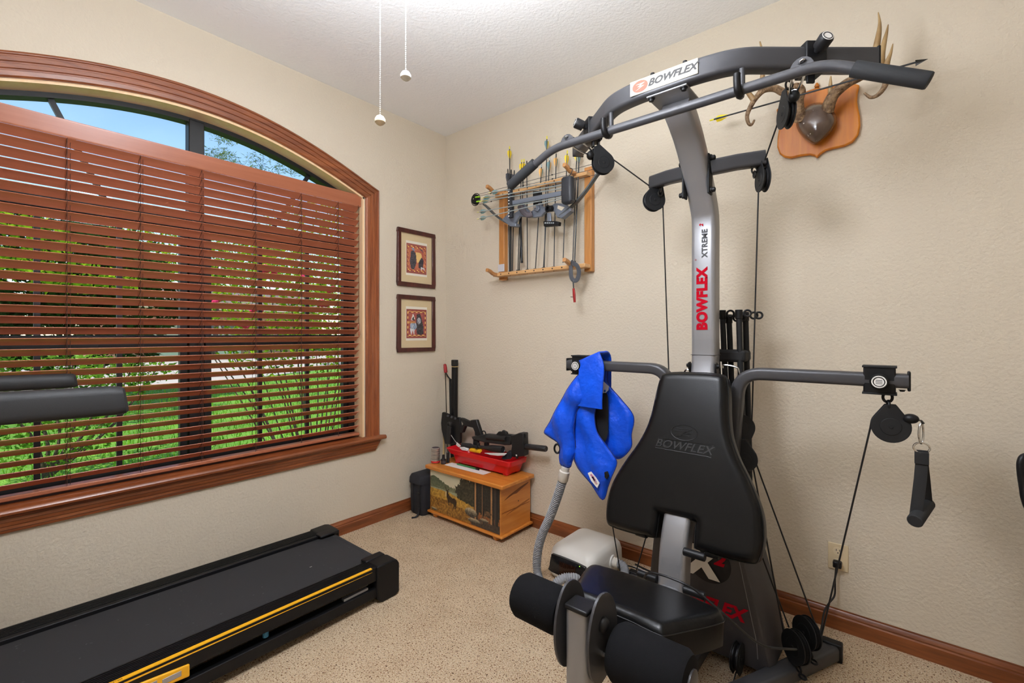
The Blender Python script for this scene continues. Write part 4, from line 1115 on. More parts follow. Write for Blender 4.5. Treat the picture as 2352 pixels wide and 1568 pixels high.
kz = MB(); kz.prism([(CX1+.0003, a, b) for a, b in ((-.285, .243), (-.20, .258), (-.17, .256), (-.12, .272), (-.05, .291), (-.05, .298), (-.13, .286), (-.20, .271), (-.24, .262))], (.0007, 0, 0)); obj('wood_knot', kz, mat('knot_brown', (112, 62, 24), .6), ch)
kz = MB(); kz.prism([(CX1+.0003, a, b) for a, b in ((-.27, .150), (-.18, .160), (-.10, .172), (-.04, .184), (-.04, .191), (-.12, .180), (-.20, .166))], (.0007, 0, 0)); obj('wood_knot', kz, mat('knot_brown2', (150, 88, 36), .6), ch)
obj('nail_hole', MB().lathe((CX1, -.15, .205), (1, 0, 0), [(0, .004), (.0008, .004)], 10), M_blkp, ch)
def hashn(i, j):
    h_ = (i*374761393 + j*668265263) & 0xffffffff; h_ = ((h_ ^ (h_ >> 13))*1274126177) & 0xffffffff; return ((h_ ^ (h_ >> 16)) & 0xffff)/65535.
def vn(x, y):
    i, j = math.floor(x), math.floor(y); fx, fy_ = x-i, y-j; fx = fx*fx*(3-2*fx); fy_ = fy_*fy_*(3-2*fy_)
    return (hashn(i, j)*(1-fx)+hashn(i+1, j)*fx)*(1-fy_)+(hashn(i, j+1)*(1-fx)+hashn(i+1, j+1)*fx)*fy_
def mixc(a, b, t): t = max(0, min(1, t)); return tuple(p+(q-p)*t for p, q in zip(a, b))
def inpoly(x, y, P):
    c = False; j = len(P)-1
    for i in range(len(P)):
        if (P[i][1] > y) != (P[j][1] > y) and x < (P[j][0]-P[i][0])*(y-P[i][1])/(P[j][1]-P[i][1])+P[i][0]: c = not c
        j = i
    return c
DEER = [(.250, .49), (.262, .545), (.262, .575), (.246, .60), (.252, .612), (.270, .60), (.278, .612), (.288, .595), (.290, .57), (.282, .55), (.292, .53), (.300, .49), (.345, .455), (.375, .46), (.400, .44), (.412, .38), (.405, .30), (.402, .22), (.392, .21), (.390, .29), (.375, .24), (.372, .21), (.362, .215), (.368, .29), (.355, .325), (.300, .33), (.290, .25), (.284, .24), (.284, .31), (.270, .40), (.256, .45)]
def scene_paint(s, t):
    n1 = vn(s*60, t*30); n2 = vn(s*130+7, t*60); n3 = vn(s*28, t*14)
    c = mixc((222, 200, 168), (196, 196, 168), t*1.1-.3+n3*.2)                       # pale sky
    ridge = .60+.20*math.exp(-((s-.05)/.22)**2)+.05*n2+.06*vn(s*24, 3)
    if t < ridge and t > .5: c = mixc((74, 82, 60), (150, 150, 116), (ridge-t)*1.2-.05+.35*n1+max(0, s-.12)*1.6)
    if t < .60-.02*n1: c = mixc(c, (176, 178, 146), .75-.3*n2)                       # mist
    gl = .55 - .38*max(0, s-.30) + .02*n2
    if t < gl: c = mixc((214, 168, 70), (150, 112, 46), n1*.8+n2*.45-.1)             # golden grass
    if t < gl-.20: c = mixc((190, 142, 56), (116, 78, 36), n1*.9+n2*.5-.1+.3*(s > .25)*(.32-t))
    fl_ = .44 + .05*math.exp(-((s-.44)/.05)**2)
    tl = .95-.25*max(0, .50-s)*4
    if s > .40-.02*n2+.06*(1-t)*(t < .6) and t > gl-.03+.03*n1 and t < tl+.1*n1-(.12 if s < .46 else 0): c = mixc((44, 42, 34), (96, 90, 66), n1*.7+n2*.5-.25)
    if s > .66 and t > .34-.1*n1: c = mixc((36, 34, 32), (74, 68, 56), n2*.9-.15)
    if s > .60 and t <= .34-.1*n1: c = mixc((158, 92, 44), (84, 62, 46), n1*.8+n2*.5-.2)
    if s > .62 and t < .14+.06*n3: c = mixc((92, 78, 66), (52, 46, 42), n1)
    for cx, w_, a_ in ((.690, .022, 1), (.775, .007, .7), (.905, .02, 1), (.955, .026, .5)):
        if abs(s-cx) < w_ and t > .10+.06*(cx > .9): c = mixc((176, 128, 82) if a_ > .6 else (70, 60, 52), (38, 36, 36), (s-cx)/w_*2.2+.35+.5*n2)
    for cx, cy, rx, ry in ((.615, .27, .085, .10), (.66, .10, .085, .06), (.80, .19, .06, .035), (.06, .055, .05, .03)):
        d = ((s-cx)/rx)**2+((t-cy)/ry)**2
        if d < 1: c = mixc((188, 172, 140), (56, 52, 46), .45+(cy-t)/ry*.6+.5*n2-.2)
    d = ((s-.85)/.045)**2+((t-.37)/.05)**2
    if d < 1 or (.80 < s < .82 and .26 < t < .40) or (.86 < s < .868 and .22 < t < .36): c = mixc((120, 92, 64), (70, 54, 42), n1)
    if inpoly(s, t, DEER): c = mixc((84, 62, 42), (40, 30, 24), n2+(.46-t)*.6)
    if abs(s-.247) < .012 and .44 < t < .56 and s < .258: c = (206, 180, 130)
    for P in (((.252, .61), (.236, .655), (.240, .70), (.244, .66), (.258, .62)), ((.280, .61), (.306, .635), (.310, .665), (.302, .645), (.276, .62)), ((.238, .66), (.226, .70), (.230, .70), (.244, .665)), ((.290, .62), (.286, .66), (.290, .66), (.298, .63))):
        if inpoly(s, t, P): c = (70, 50, 34)
    return c
print_sheet('painted_panel', ch, (CX0+.004, CY0-.0012, CZ0+.004), (1, 0, 0), (0, 0, 1), CX1-CX0-.012, CZ1-CZ0-.006, 190, 84, scene_paint, printed('painted_print', .4))

M_nyl = mat('dark_nylon', (34, 34, 40), .85, bump=(300, .4, .0012), var=(20, (34, 34, 40)))
bg_ = thing('black_bag', 'black fabric bag standing between the chest and the left wall', 'bag', (.10, -.25, 0))
mb = MB(); mb.loft([[V(.105+a*f, -.235+b*g, z) for a, b in rrect(.145, .265, .030, 4)] for z, f, g in ((0, .86, .92), (.02, .98, .99), (.10, 1.02, 1.01), (.20, 1.0, 1.0), (.245, .96, .98), (.262, .80, .90))]); obj('bag_body', mb, M_nyl, bg_, ang=60)
obj('bag_flap', MB().loft([[V(.105+a*f, -.240+b*g, z) for a, b in rrect(.150, .275, .034, 4)] for z, f, g in ((.215, 1.02, 1.02), (.250, 1.0, 1.0), (.268, .9, .93), (.272, .7, .8))]), M_nyl, bg_, ang=60)
for xx in (.075, .145): obj('strap', MB().box((xx-.012, -.375, .02), (xx+.012, -.368, .25)), mat('bag_strap', (28, 28, 32), .8), bg_, bev=.002)
obj('buckle', MB().box((.135, -.380, .155), (.158, -.372, .163)), M_steel, bg_, bev=.001)
obj('strap_tail', MB().sweep(smooth([V(.15, -.375, .06), V(.152, -.385, .02), V(.148, -.40, .004), V(.135, -.425, .004)], 4), rrect(.014, .003, .001, 2)), mat('bag_strap', (0, 0, 0)), bg_)

ZC = CZ1+.026+.0005
M_bin = mat('red_plastic', (206, 16, 28), .32, coat=.2)
bn_ = thing('red_bin', 'open red plastic tray full of small gear on the chest', 'bin', (.62, -.17, ZC))
def binring(z, x0, x1, y0, y1, r=.03): return [V((x0+x1)/2+a, (y0+y1)/2+b, z) for a, b in rrect(x1-x0, y1-y0, r, 4)]
B0 = (.285, .772, -.180, -.034); B1 = (.272, .792, -.192, -.026)
mb = MB(); mb.loft([binring(ZC+.012, .29, .767, -.175, -.039), binring(ZC+.012, *B0), binring(ZC+.066, *B1), binring(ZC+.067, B1[0]-.014, B1[1]+.014, B1[2]-.012, B1[3]+.008), binring(ZC+.097, B1[0]-.052, B1[1]+.020, B1[2]-.016, B1[3]+.010), binring(ZC+.100, B1[0]-.046, B1[1]+.014, B1[2]-.010, B1[3]+.005), binring(ZC+.066, B1[0]+.004, B1[1]-.004, B1[2]+.004, B1[3]-.004), binring(ZC+.018, B0[0]+.006, B0[1]-.006, B0[2]+.006, B0[3]-.006)]); obj('tray', mb, M_bin, bn_, ang=30)
for fx in (.31, .745):
    for fy_ in (-.155, -.06): obj('tray_foot', MB().box((fx-.018, fy_-.02, ZC), (fx+.018, fy_+.02, ZC+.013)), M_bin, bn_, bev=.003)
ZB_ = ZC+.0185
# rifle-shaped air gun and scope lying in the tray
M_gun = mat('gun_black', (24, 24, 26), .45); M_gun2 = mat('gun_black_satin', (34, 34, 36), .35)
YG = -.110
g_ = lambda x, y, yy=YG: PY(980+x/7.84, 920+y/7.84, yy)
def plate(pts, y, th): return MB().prism([g_(a, b, y) for a, b in pts], (0, th, 0))
ag = thing('air_rifle', 'black tactical air rifle with thick silencer lying across the red tray', 'air gun', tuple(V(.66, YG, ZB_)))
ab = obj('receiver', plate([(800, 650), (1070, 600), (1520, 640), (1500, 800), (1400, 800), (1080, 760), (830, 705)], YG-.018, .036), M_gun2, ag, bev=.005)
obj('stock', plate([(590, 310), (640, 320), (780, 385), (785, 350), (890, 345), (985, 630), (865, 630), (860, 560), (830, 490), (690, 455), (640, 580), (600, 580), (600, 480), (650, 420)], YG-.014, .028), M_gun, ag, bev=.004)
tg = MB(); torus(tg, g_(1030, 590), (0, 1, 0), .017, .004, 20, 8); obj('trigger_guard', tg, M_gun, ag)
obj('magazine', plate([(835, 700), (910, 715), (905, 830), (830, 820)], YG-.012, .024), M_gun, ag, bev=.003)
obj('magazine', plate([(1030, 755), (1085, 762), (1085, 850), (1030, 850)], YG-.012, .024), M_gun, ag, bev=.003)
a = g_(1090, 655, YG-.02); b = g_(1430, 690, YG-.02); obj('air_tube', MB().cyl(a, b, .016, n=18), M_gun2, ag)
a = g_(1350, 600, YG); b = g_(1740, 640, YG); obj('sight_rail', MB().obox((a+b)/2, (b-a)/2, (0, .010, 0), (0, 0, .006)), M_gun, ag, bev=.002)
obj('rear_sight', plate([(1250, 600), (1290, 555), (1350, 560), (1360, 530), (1420, 560), (1440, 600), (1260, 640)], YG-.010, .020), M_gun, ag, bev=.003)
obj('front_block', plate([(1500, 625), (1570, 615), (1660, 580), (1740, 590), (1745, 1000), (1560, 1020), (1500, 990), (1530, 820)], YG-.026, .052), M_gun, ag, bev=.005)
obj('forward_lug', plate([(1740, 600), (1790, 600), (1790, 670), (1740, 660)], YG-.008, .016), M_gun, ag, bev=.004)
a = g_(1740, 820); b = g_(2155, 866); obj('silencer', MB().lathe(a, b-a, [(0, .014), (.004, .0185), ((b-a).length-.004, .0185), ((b-a).length, .016), ((b-a).length-.004, .007)], 24), M_gun2, ag)
sc2 = thing('rifle_scope', 'black telescopic sight lying in front inside the red tray', 'scope', tuple(g_(1000, 880, -.150)))
a = g_(640, 800, -.150); b = g_(1375, 880, -.150); L_ = (b-a).length
obj('scope_tube', MB().lathe(a, b-a, [(0, .014), (.004, .018), (L_*.22, .018), (L_*.28, .012), (L_*.58, .012), (L_*.74, .021), (L_*.98, .023), (L_, .021), (L_-.004, .018)], 24), M_gun2, sc2)
m_ = a.lerp(b, .42); obj('turret', MB().cyl(m_+V(0, 0, .008), m_+V(0, 0, .028), .010, n=16), M_gun, sc2, bev=.002); obj('turret', MB().cyl(m_+V(0, -.006, 0), m_+V(0, -.026, .002), .010, n=16), M_gun, sc2, bev=.002)
# upright black butt plates and clamp standing at the left end of the tray
cl = thing('black_clamp_stand', 'cluster of black plates and clamps standing at the left end of the red tray', 'clamp', tuple(g_(430, 760, -.10)))
obj('back_plate', plate([(275, 210), (300, 205), (380, 240), (520, 300), (590, 300), (610, 480), (605, 770), (480, 790), (330, 780), (265, 520), (255, 400)], -.10, .018), M_gun, cl, bev=.004)
for px_, py_ in ((385, 270), (450, 295), (515, 320)): obj('clamp_ring', MB().cyl(g_(px_, py_, -.125), g_(px_, py_, -.08), .0085, n=14), M_gun2, cl)
tb = MB(); torus(tb, g_(405, 440, -.125), (0, 1, .2), .016, .006, 18, 8); obj('clamp_eye', tb, M_gun2, cl)
obj('clamp_post', plate([(365, 480), (430, 480), (420, 780), (355, 780)], -.130, .02), M_gun2, cl, bev=.003)
obj('white_tie', MB().tube([g_(440, 620, -.14), g_(530, 750, -.165)], .0012, 6), M_white, cl)
# papers and bits in the tray
pp = lambda nm, lb, ct, pts, y, m, th=.0012, gr=None: tag(obj(nm, MB().prism([g_(a_, b_, y) for a_, b_ in pts], (0, th, th*.6)), m), lb, ct, gr)
M_paper = mat('paper', (232, 230, 226), .8)
pp('paper_tag', 'white card sticking up at the left of the black scope', 'card', [(540, 745), (615, 810), (580, 840), (530, 800)], -.168, M_paper)
pp('crumpled_tissue', 'crumpled white tissue at the near rim of the red tray', 'tissue', [(590, 850), (660, 840), (740, 880), (740, 905), (640, 890)], -.172, M_paper, .012)
pp('ammo_box', 'flat yellow and black box lying beneath the scope', 'box', [(765, 880), (950, 915), (960, 945), (770, 908)], -.172, M_yel, .02)
pp('instruction_sheet', 'white instruction sheet lying in the right part of the tray', 'paper', [(1040, 945), (1220, 945), (1440, 950), (1400, 985), (1280, 990), (1150, 975)], -.168, M_paper, .003)
pp('black_pouch', 'small black pouch in the right corner of the tray', 'pouch', [(1340, 1040), (1440, 960), (1500, 960), (1510, 1050), (1400, 1060)], -.150, M_nyl, .03)
sm_ = thing('small_bottle', 'tiny white capped black bottle at the right end of the tray', 'bottle', tuple(PY(1187.5, 1052, -.13)))
bb = PY(1187.5, 1052, -.13); obj('bottle_body', MB().cyl(bb, bb+V(0, 0, .016), .008, n=14), M_gun, sm_); obj('cap', MB().cyl(bb+V(0, 0, .0155), bb+V(0, 0, .024), .0085, n=14), M_white, sm_)
pp('plastic_strip', 'clear white plastic strip standing at the right rim of the tray', 'strip', [(1760, 1010), (1810, 900), (1850, 895), (1810, 1000)], -.05, M_paper)
# tins, bottle, paper and pen on the chest top
M_tin = mat('tin', (196, 190, 184), .28, metal=.75)
for k in range(4):
    c = V(.188, -.262, ZC+.001+.026*k); t = thing('pellet_tin', ('lowest pellet tin of the stack, with a red band, on the chest', 'second pellet tin from the chest top, plain silver', 'third pellet tin from the chest top, plain silver', 'uppermost pellet tin with a dark printed lid')[k], 'tin', tuple(c), 'stack of pellet tins')
    obj('tin_body', MB().lathe(c, (0, 0, 1), [(0, .026), (.003, .030), (.009, .030), (.011, .027), (.014, .027), (.016, .031), (.023, .031), (.0255, .028)], 28), M_tin, t)
    if k == 0: obj('band', MB().lathe(c+V(0, 0, .004), (0, 0, 1), [(0, .0306), (.011, .0306)], 28), mat('band_red', (206, 40, 44), .5), t)
    if k == 3: obj('lid_print', MB().lathe(c+V(0, 0, .0256), (0, 0, 1), [(0, .024), (.0006, .024)], 28), mat('lid_dark', (70, 56, 62), .5), t)
bt = thing('oil_bottle', 'small black bottle standing between the tins and the red tray', 'bottle', (.250, -.245, ZC))
obj('bottle_body', MB().lathe((.250, -.245, ZC), (0, 0, 1), [(0, .016), (.002, .018), (.030, .018), (.036, .010), (.060, .009), (.062, .007)], 20), M_gun, bt)
obj('bottle_label', MB().lathe((.250, -.245, ZC+.006), (0, 0, 1), [(0, .0184), (.018, .0184)], 20), mat('bottle_label', (64, 54, 60), .5), bt)
b2 = thing('oil_can', 'slim dark can touching the left end of the red tray', 'can', (.252, -.205, ZC))
obj('can_body', MB().lathe((.252, -.205, ZC), (0, 0, 1), [(0, .011), (.07, .011), (.076, .006), (.082, .006)], 16), M_gun2, b2)
pz_ = ZC+.0006
pa_ = [PZ(980+x/7.84, 920+y/7.84, pz_) for x, y in ((315, 1155), (455, 1112), (1160, 1288), (1020, 1335))]
tag(obj('paper_sheet', MB().prism(pa_, (0, 0, .0006)), M_paper), 'white paper sheet lying under the green pen on the chest', 'paper')
pn = thing('green_pen', 'green pen with black cap lying on the white sheet', 'pen', tuple(PZ(1085, 1070, pz_)))
a = PZ(980+545/7.84, 920+1135/7.84, pz_+.006); b = PZ(980+890/7.84, 920+1225/7.84, pz_+.006); c = PZ(980+940/7.84, 920+1238/7.84, pz_+.006)
obj('barrel', MB().lathe(a, b-a, [(0, .003), (.004, .0055), ((b-a).length, .0055)], 12), mat('pen_green', (52, 132, 74), .4), pn); obj('pen_cap', MB().cyl(b, c, .0062, n=12), M_gun, pn)
# tall things in the corner behind the chest
dw = PY(1011, 1020, -.03)
tag(obj('wooden_dowel', MB().cyl((.020, -.030, .0), PY(1013, 916, -.012)+V(.02, 0, 0), .008, n=12), wood('dowel_wood', (206, 176, 120), (220, 192, 140), 'Z', 8, .6, 0)), 'thin pale wooden dowel leaning in the corner of the room', 'dowel')
tu = thing('black_case_tube', 'tall black square tube standing in the corner behind the chest', 'tube', (.14, -.045, 0))
tt = PY(1044.5, 826, -.05); obj('tube_body', MB().obox((.150, -.050, tt.z/2-.02), (.017, .0, 0), (0, .017, 0), ((tt.x-.150), 0, tt.z/2-.02)), M_tmk, tu, bev=.003)
obj('tube_cap', MB().obox((tt.x, -.05, tt.z-.022), (.019, 0, 0), (0, .019, 0), (0, 0, .022)), M_gun, tu, bev=.004); obj('rubber_band', MB().obox((tt.x, -.05, tt.z-.050), (.0186, 0, 0), (0, .0186, 0), (0, 0, .002)), mat('band_tan', (206, 178, 120), .7), tu)
rp_ = thing('red_handled_rod', 'black rod tool with a red handle beside the black tube', 'tool', (.09, -.03, 0))
r0 = PY(1022, 838, -.04); r1 = PY(1024, 856, -.04); obj('handle', MB().lathe(r1, r0-r1, [(0, .008), (.004, .013), (.04, .013), ((r0-r1).length+.004, .011), ((r0-r1).length+.008, .006)], 14), mat('handle_red', (160, 28, 34), .4), rp_)
obj('crank', MB().tube(smooth([r1, PY(1030, 866, -.04), PY(1036, 872, -.04)], 4), .005, 8), M_gun, rp_); obj('rod', MB().cyl(PY(1023, 858, -.04), V(.075, -.035, .0), .003, n=8), M_steel, rp_); obj('barrel_tube', MB().cyl(PY(1034, 870, -.03), V(.11, -.030, .0), .009, n=12), M_gun, rp_)

# ================================================================== two framed prints on the left wall
M_mah = wood('mahogany_frame', (58, 22, 20), (84, 34, 28), 'Z', 12, .3, .3)
M_mat = mat('mat_board', (206, 186, 148), .85); M_card = mat('print_paper', (226, 220, 206), .85)
def art1(s, t):
    if min(s, 1-s, (t)*.72, (1-t)*.72) < .045: return (150, 84, 74)
    if min(s, 1-s, t*.72, (1-t)*.72) < .10: return (226, 178, 96) if (int(s*14)+int(t*20)) % 3 == 0 else (150, 70, 64)
    c = mixc((196, 120, 84), (168, 86, 72), vn(s*9, t*12))
    if inpoly(s, t, ((.22, .75), (.20, .55), (.16, .42), (.22, .16), (.36, .12), (.46, .30), (.50, .55), (.46, .68), (.34, .78))): c = mixc((52, 50, 56), (92, 86, 92), vn(s*22, t*30))
    if inpoly(s, t, ((.60, .40), (.74, .62), (.84, .48), (.82, .24), (.70, .18), (.60, .22))): c = mixc((46, 44, 50), (80, 74, 80), vn(s*22, t*30))
    if inpoly(s, t, ((.45, .74), (.72, .72), (.76, .60), (.56, .36), (.50, .42))): c = (226, 190, 122)
    if inpoly(s, t, ((.22, .90), (.36, .86), (.42, .76), (.30, .78))): c = (138, 146, 168)
    if inpoly(s, t, ((.60, .88), (.78, .86), (.84, .74), (.76, .78))): c = (112, 76, 84)
    if inpoly(s, t, ((.70, .26), (.88, .22), (.90, .14), (.80, .20), (.72, .12))): c = (196, 200, 200)
    return c
def art2(s, t):
    if min(s, 1-s, t*.72, (1-t)*.72) < .045: return (146, 74, 66)
    if min(s, 1-s, t*.72, (1-t)*.72) < .085: return (232, 190, 110) if (int(s*9)+int(t*12)) % 2 == 0 else (140, 66, 58)
    c = mixc((178, 98, 78), (146, 70, 72), vn(s*8, t*10))
    if inpoly(s, t, ((.50, .82), (.66, .86), (.74, .70), (.84, .40), (.84, .16), (.70, .10), (.52, .14), (.46, .40))): c = mixc((44, 42, 46), (84, 78, 80), vn(s*24, t*30))
    if ((s-.61)/.09)**2+((t-.60)/.11)**2 < 1: c = mixc((196, 196, 200), (120, 118, 124), vn(s*20, t*20))
    if ((s-.34)/.16)**2+((t-.42)/.14)**2 < 1: c = mixc((206, 210, 212), (110, 128, 158), vn(s*18, t*18))
    if inpoly(s, t, ((.22, .62), (.32, .86), (.42, .66), (.34, .62))): c = (226, 222, 214)
    if inpoly(s, t, ((.26, .64), (.34, .76), (.40, .60))): c = (60, 54, 52)
    if inpoly(s, t, ((.16, .34), (.24, .10), (.30, .28), (.38, .08), (.40, .30))): c = (206, 204, 206)
    if t > .52 and t < .58 and s < .44: c = mixc((216, 170, 96), (150, 80, 60), vn(s*30, t*8))
    return c
for (z0_, z1_, fn, lb) in ((1.570, 1.973, art1, 'upper dark framed print of two dark figures in tan mat'), (1.1115, 1.511, art2, 'lower dark framed print of a braided portrait in tan mat')):
    y0_, y1_ = -.449, -.117; f = thing('framed_print', lb, 'picture', (0, (y0_+y1_)/2, (z0_+z1_)/2), 'framed prints on the left wall')
    W_ = .028
    fr = MB(); D = .018
    for a, b in (((y0_, z0_), (y1_, z0_+W_)), ((y0_, z1_-W_), (y1_, z1_)), ((y0_, z0_+W_), (y0_+W_, z1_-W_)), ((y1_-W_, z0_+W_), (y1_, z1_-W_))): fr.box((.001, a[0], a[1]), (.001+D, b[0], b[1]))
    obj('frame', fr, M_mah, f, bev=.003)
    obj('mat_board', MB().box((.001, y0_+W_-.002, z0_+W_-.002), (.009, y1_-W_+.002, z1_-W_+.002)), M_mat, f)
    py0, py1, pz0, pz1 = y0_+.072, y1_-.072, z0_+.080, z1_-.080
    obj('print_margin', MB().box((.009, py0, pz0), (.0095, py1, pz1)), M_card, f)
    print_sheet('print', f, (.0098, py0+.004, pz0+.016), (0, 1, 0), (0, 0, 1), py1-py0-.008, pz1-pz0-.034, 44, 60, fn, printed('litho_print', .6))

# ================================================================== arrow rack with compound bow (right wall, near the corner)
M_oak = wood('oak_post', (178, 116, 58), (200, 142, 80), 'Z', 12, .4, .2)
M_oakX = wood('oak_bar', (196, 146, 92), (216, 172, 120), 'X', 12, .4, .2)
M_oakY = wood('oak_peg', (176, 118, 66), (200, 146, 92), 'Y', 12, .4, .2)
k_ = lambda a, b, y: PY(1060+a/3.921, 300+b/3.921, y)
RKX0, RKX1 = .600, 1.262
rk = thing('arrow_rack', 'oak wall rack holding arrows and a compound bow near the corner', 'rack', (.93, -.012, 1.6))
for xx, z0_, z1_ in ((RKX0, 1.600, 2.200), (RKX1, 1.600, 2.205)):
    po = obj('post', MB().box((xx-.024, -.040, z0_), (xx+.024, -.001, z1_)), M_oak, rk, bev=.004)
    for zz in (z0_+.03, z1_-.03): obj('screw', MB().lathe((xx, -.0400, zz), (0, -1, 0), [(0, .005), (.0006, .005)], 10), M_blkp, po)
for z_, d0, d1 in ((2.155, -.085, -.040), (1.628, -.105, -.040)):
    br_ = obj('arrow_bar', MB().box((RKX0-.02, d0, z_-.011), (RKX1+.02, d1, z_+.011)), M_oakX, rk, bev=.003)
    for i in range(9): obj('arrow_hole', MB().lathe((RKX0+.05+.068*i, d0, z_), (0, -1, 0), [(0, .0045), (.0005, .0045)], 10), M_blkp, br_)
for xx, z_ in ((RKX0+.01, 2.178), (RKX1-.06, 2.178), (RKX0+.01, 1.640), (RKX1-.06, 1.645)):
    p = [V(xx, -.06, z_-.012), V(xx, -.13, z_-.010), V(xx, -.165, z_+.004), V(xx, -.195, z_+.010)]
    obj('peg', MB().sweep(smooth(p, 4), rrect(.022, .022, .005, 2)), M_oakY, rk)
obj('clear_clip', MB().box((RKX0-.028, -.046, 1.655), (RKX0+.028, -.0405, 1.705)), mat('clear_plastic', (196, 196, 200), .3), rk, bev=.002)

# arrows
M_carb = mat('arrow_shaft', (30, 32, 34), .4); M_alum = mat('arrow_shaft_light', (168, 178, 182), .3, metal=.4)
M_nock = mat('nock_yellow', (226, 214, 40), .4); M_van = mat('vane_yellow', (236, 206, 30), .5); M_vanT = mat('vane_teal', (112, 146, 146), .5); M_vanO = mat('vane_orange', (232, 176, 90), .5); M_vanK = mat('vane_grey', (58, 62, 70), .5)
def arrow(label, nock, tip, vm, group, shaft=None, r=.0032, nm=None, head=True, cat='arrow', vl=.055):
    nock = Vector(nock); tip = Vector(tip); d = (tip-nock).normalized(); u = d.orthogonal().normalized(); t = thing('arrow', label, cat, tuple(nock), group)
    obj('shaft', MB().cyl(nock+d*.012, tip, r, n=8), shaft or M_carb, t)
    obj('nock', MB().lathe(nock, d, [(0, r*.9), (.010, r*1.15), (.020, r*1.1)], 8), nm or M_nock, t)
    for k in range(3):
        q = Quaternion(d, 2*math.pi*k/3+.4) @ u; b0 = nock+d*.026; th = d.cross(q)*.0006
        P = [b0, b0+d*.004+q*.012, b0+d*vl*.4+q*.013, b0+d*vl+q*.003]
        P = [p+q*r*.8 for p in P]; obj('vane', MB().prism([p-th for p in P], th*2), vm if isinstance(vm, bpy.types.Material) else vm[k % len(vm)], t)
    if head:
        hb = MB(); hb.lathe(tip-d*.002, d, [(0, r*1.1), (.01, r*1.1), (.030, .0008)], 8)
        for k in range(3):
            q = Quaternion(d, 2*math.pi*k/3) @ u; th = d.cross(q)*.0004
            P = [tip-d*.004+q*.0125, tip+d*.026+q*.001, tip-d*.004+q*.001]; hb.prism([p-th for p in P], th*2)
        obj('broadhead', hb, M_steel, t)
    return t
GA = 'arrows standing in the oak rack'
spec = [((433, 140), (440, 1268), M_van, 'arrow with long yellow vanes standing at the left post', {}),
        ((543, 258), (508, 1258), M_van, 'short yellow nocked arrow right of the leftmost shafts', {}),
        ((563, 255), (520, 1262), M_van, 'second short yellow arrow beside the first one', {}),
        ((588, 272), (594, 1252), M_vanK, 'thin grey vaned arrow behind the lat bar grip', {'nm': M_carb}),
        ((722, 300), (666, 1246), (M_vanO, M_vanT), 'orange and teal vaned arrow left of the tallest one', {'nm': M_alum}),
        ((770, 48), (745, 1236), (M_vanT, M_van), 'tallest arrow, yellow nocked, in the middle of the rack', {}),
        ((795, 238), (738, 1240), (M_vanT, M_vanO), 'teal and orange vaned arrow right of the tallest one', {'nm': M_alum}),
        ((853, 205), (832, 1228), (M_vanO, M_vanT), 'orange vaned arrow left of the quiver hood', {'nm': M_carb}),
        ((953, 178), (914, 1190), M_van, 'yellow vaned arrow just right of the quiver hood', {'head': False}),
        ((1040, 150), (1002, 1180), M_van, 'yellow vaned arrow beside the dark teal one at the right post', {}),
        ((1062, 160), (1018, 1180), M_vanT, 'dark teal vaned arrow nearest the right post', {'nm': M_carb, 'shaft': M_carb, 'r': .0042})]
for (a, b), (c, d_), vm, lb, kw in spec:
    arrow(lb, k_(a, b, -.075), k_(c, d_, -.085), vm, GA, **kw)
for i, (a, c) in enumerate(((418, 432), (447, 447), (476, 458))):
    arrow(('leftmost dark vaned black arrow at the left post', 'middle dark vaned black arrow at the left post', 'rightmost dark vaned black arrow at the left post')[i], k_(a, 345+6*i, -.062), k_(c, 1262, -.08), M_vanK, GA, nm=M_carb, head=False, r=.0036, vl=.075)
t = thing('black_stabilizer', 'thick black rod hanging below the bow grip among the arrows', 'rod', tuple(k_(530, 770, -.075)))
obj('rod', MB().cyl(k_(530, 770, -.075), k_(543, 1185, -.075), .0075, n=12), M_gun, t); obj('rod_tip', MB().cyl(k_(543, 1175, -.075), k_(543, 1190, -.075), .0085, n=12), M_blk, t)

# compound bow
M_riser = mat('riser_grey', (126, 134, 148), .32, metal=.5); M_limb = mat('limb_dark', (66, 72, 78), .35, var=(30, (84, 88, 86))); M_str = mat('bow_string', (44, 44, 48), .6)
YBW = -.150
cb_ = thing('compound_bow', 'grey compound bow with sight and hooded quiver hanging on the arrow rack', 'bow', tuple(k_(650, 700, YBW)))
def bplate(nm, pts, y, th, m, par=cb_, bev=.003): return obj(nm, MB().prism([k_(a, b, y) for a, b in pts], (0, th, 0)), m, par, bev=bev)
rz = bplate('riser', [(362, 800), (480, 835), (500, 800), (520, 770), (650, 782), (715, 770), (745, 735), (830, 720), (862, 785), (920, 760), (978, 700), (935, 655), (840, 652), (780, 690), (720, 680), (720, 650), (690, 650), (680, 690), (620, 730), (585, 700), (565, 662), (530, 665), (510, 720), (470, 745), (420, 745)], YBW, .022, M_riser)
bplate('riser_window', [(868, 672), (930, 690), (900, 720), (862, 700)], YBW-.0012, .001, M_wall, rz, 0)
bplate('limb_pocket', [(362, 800), (380, 790), (490, 835), (488, 862), (440, 862)], YBW-.010, .040, M_riser)
bplate('limb_pocket', [(862, 775), (945, 720), (978, 690), (982, 720), (900, 790)], YBW-.010, .040, M_riser)
for pts, nm in (([(440, 845), (360, 800), (290, 745), (240, 695), (205, 665)], 0), ([(890, 770), (960, 715), (1030, 650), (1100, 570), (1160, 490), (1215, 410), (1250, 370)], 1)):
    obj('limb', MB().sweep(smooth([k_(a, b, YBW+.011) for a, b in pts], 5), rrect(.030, .010, .003, 2), up=(0, 1, 0) if False else (0, 0, 1)), M_limb, cb_)
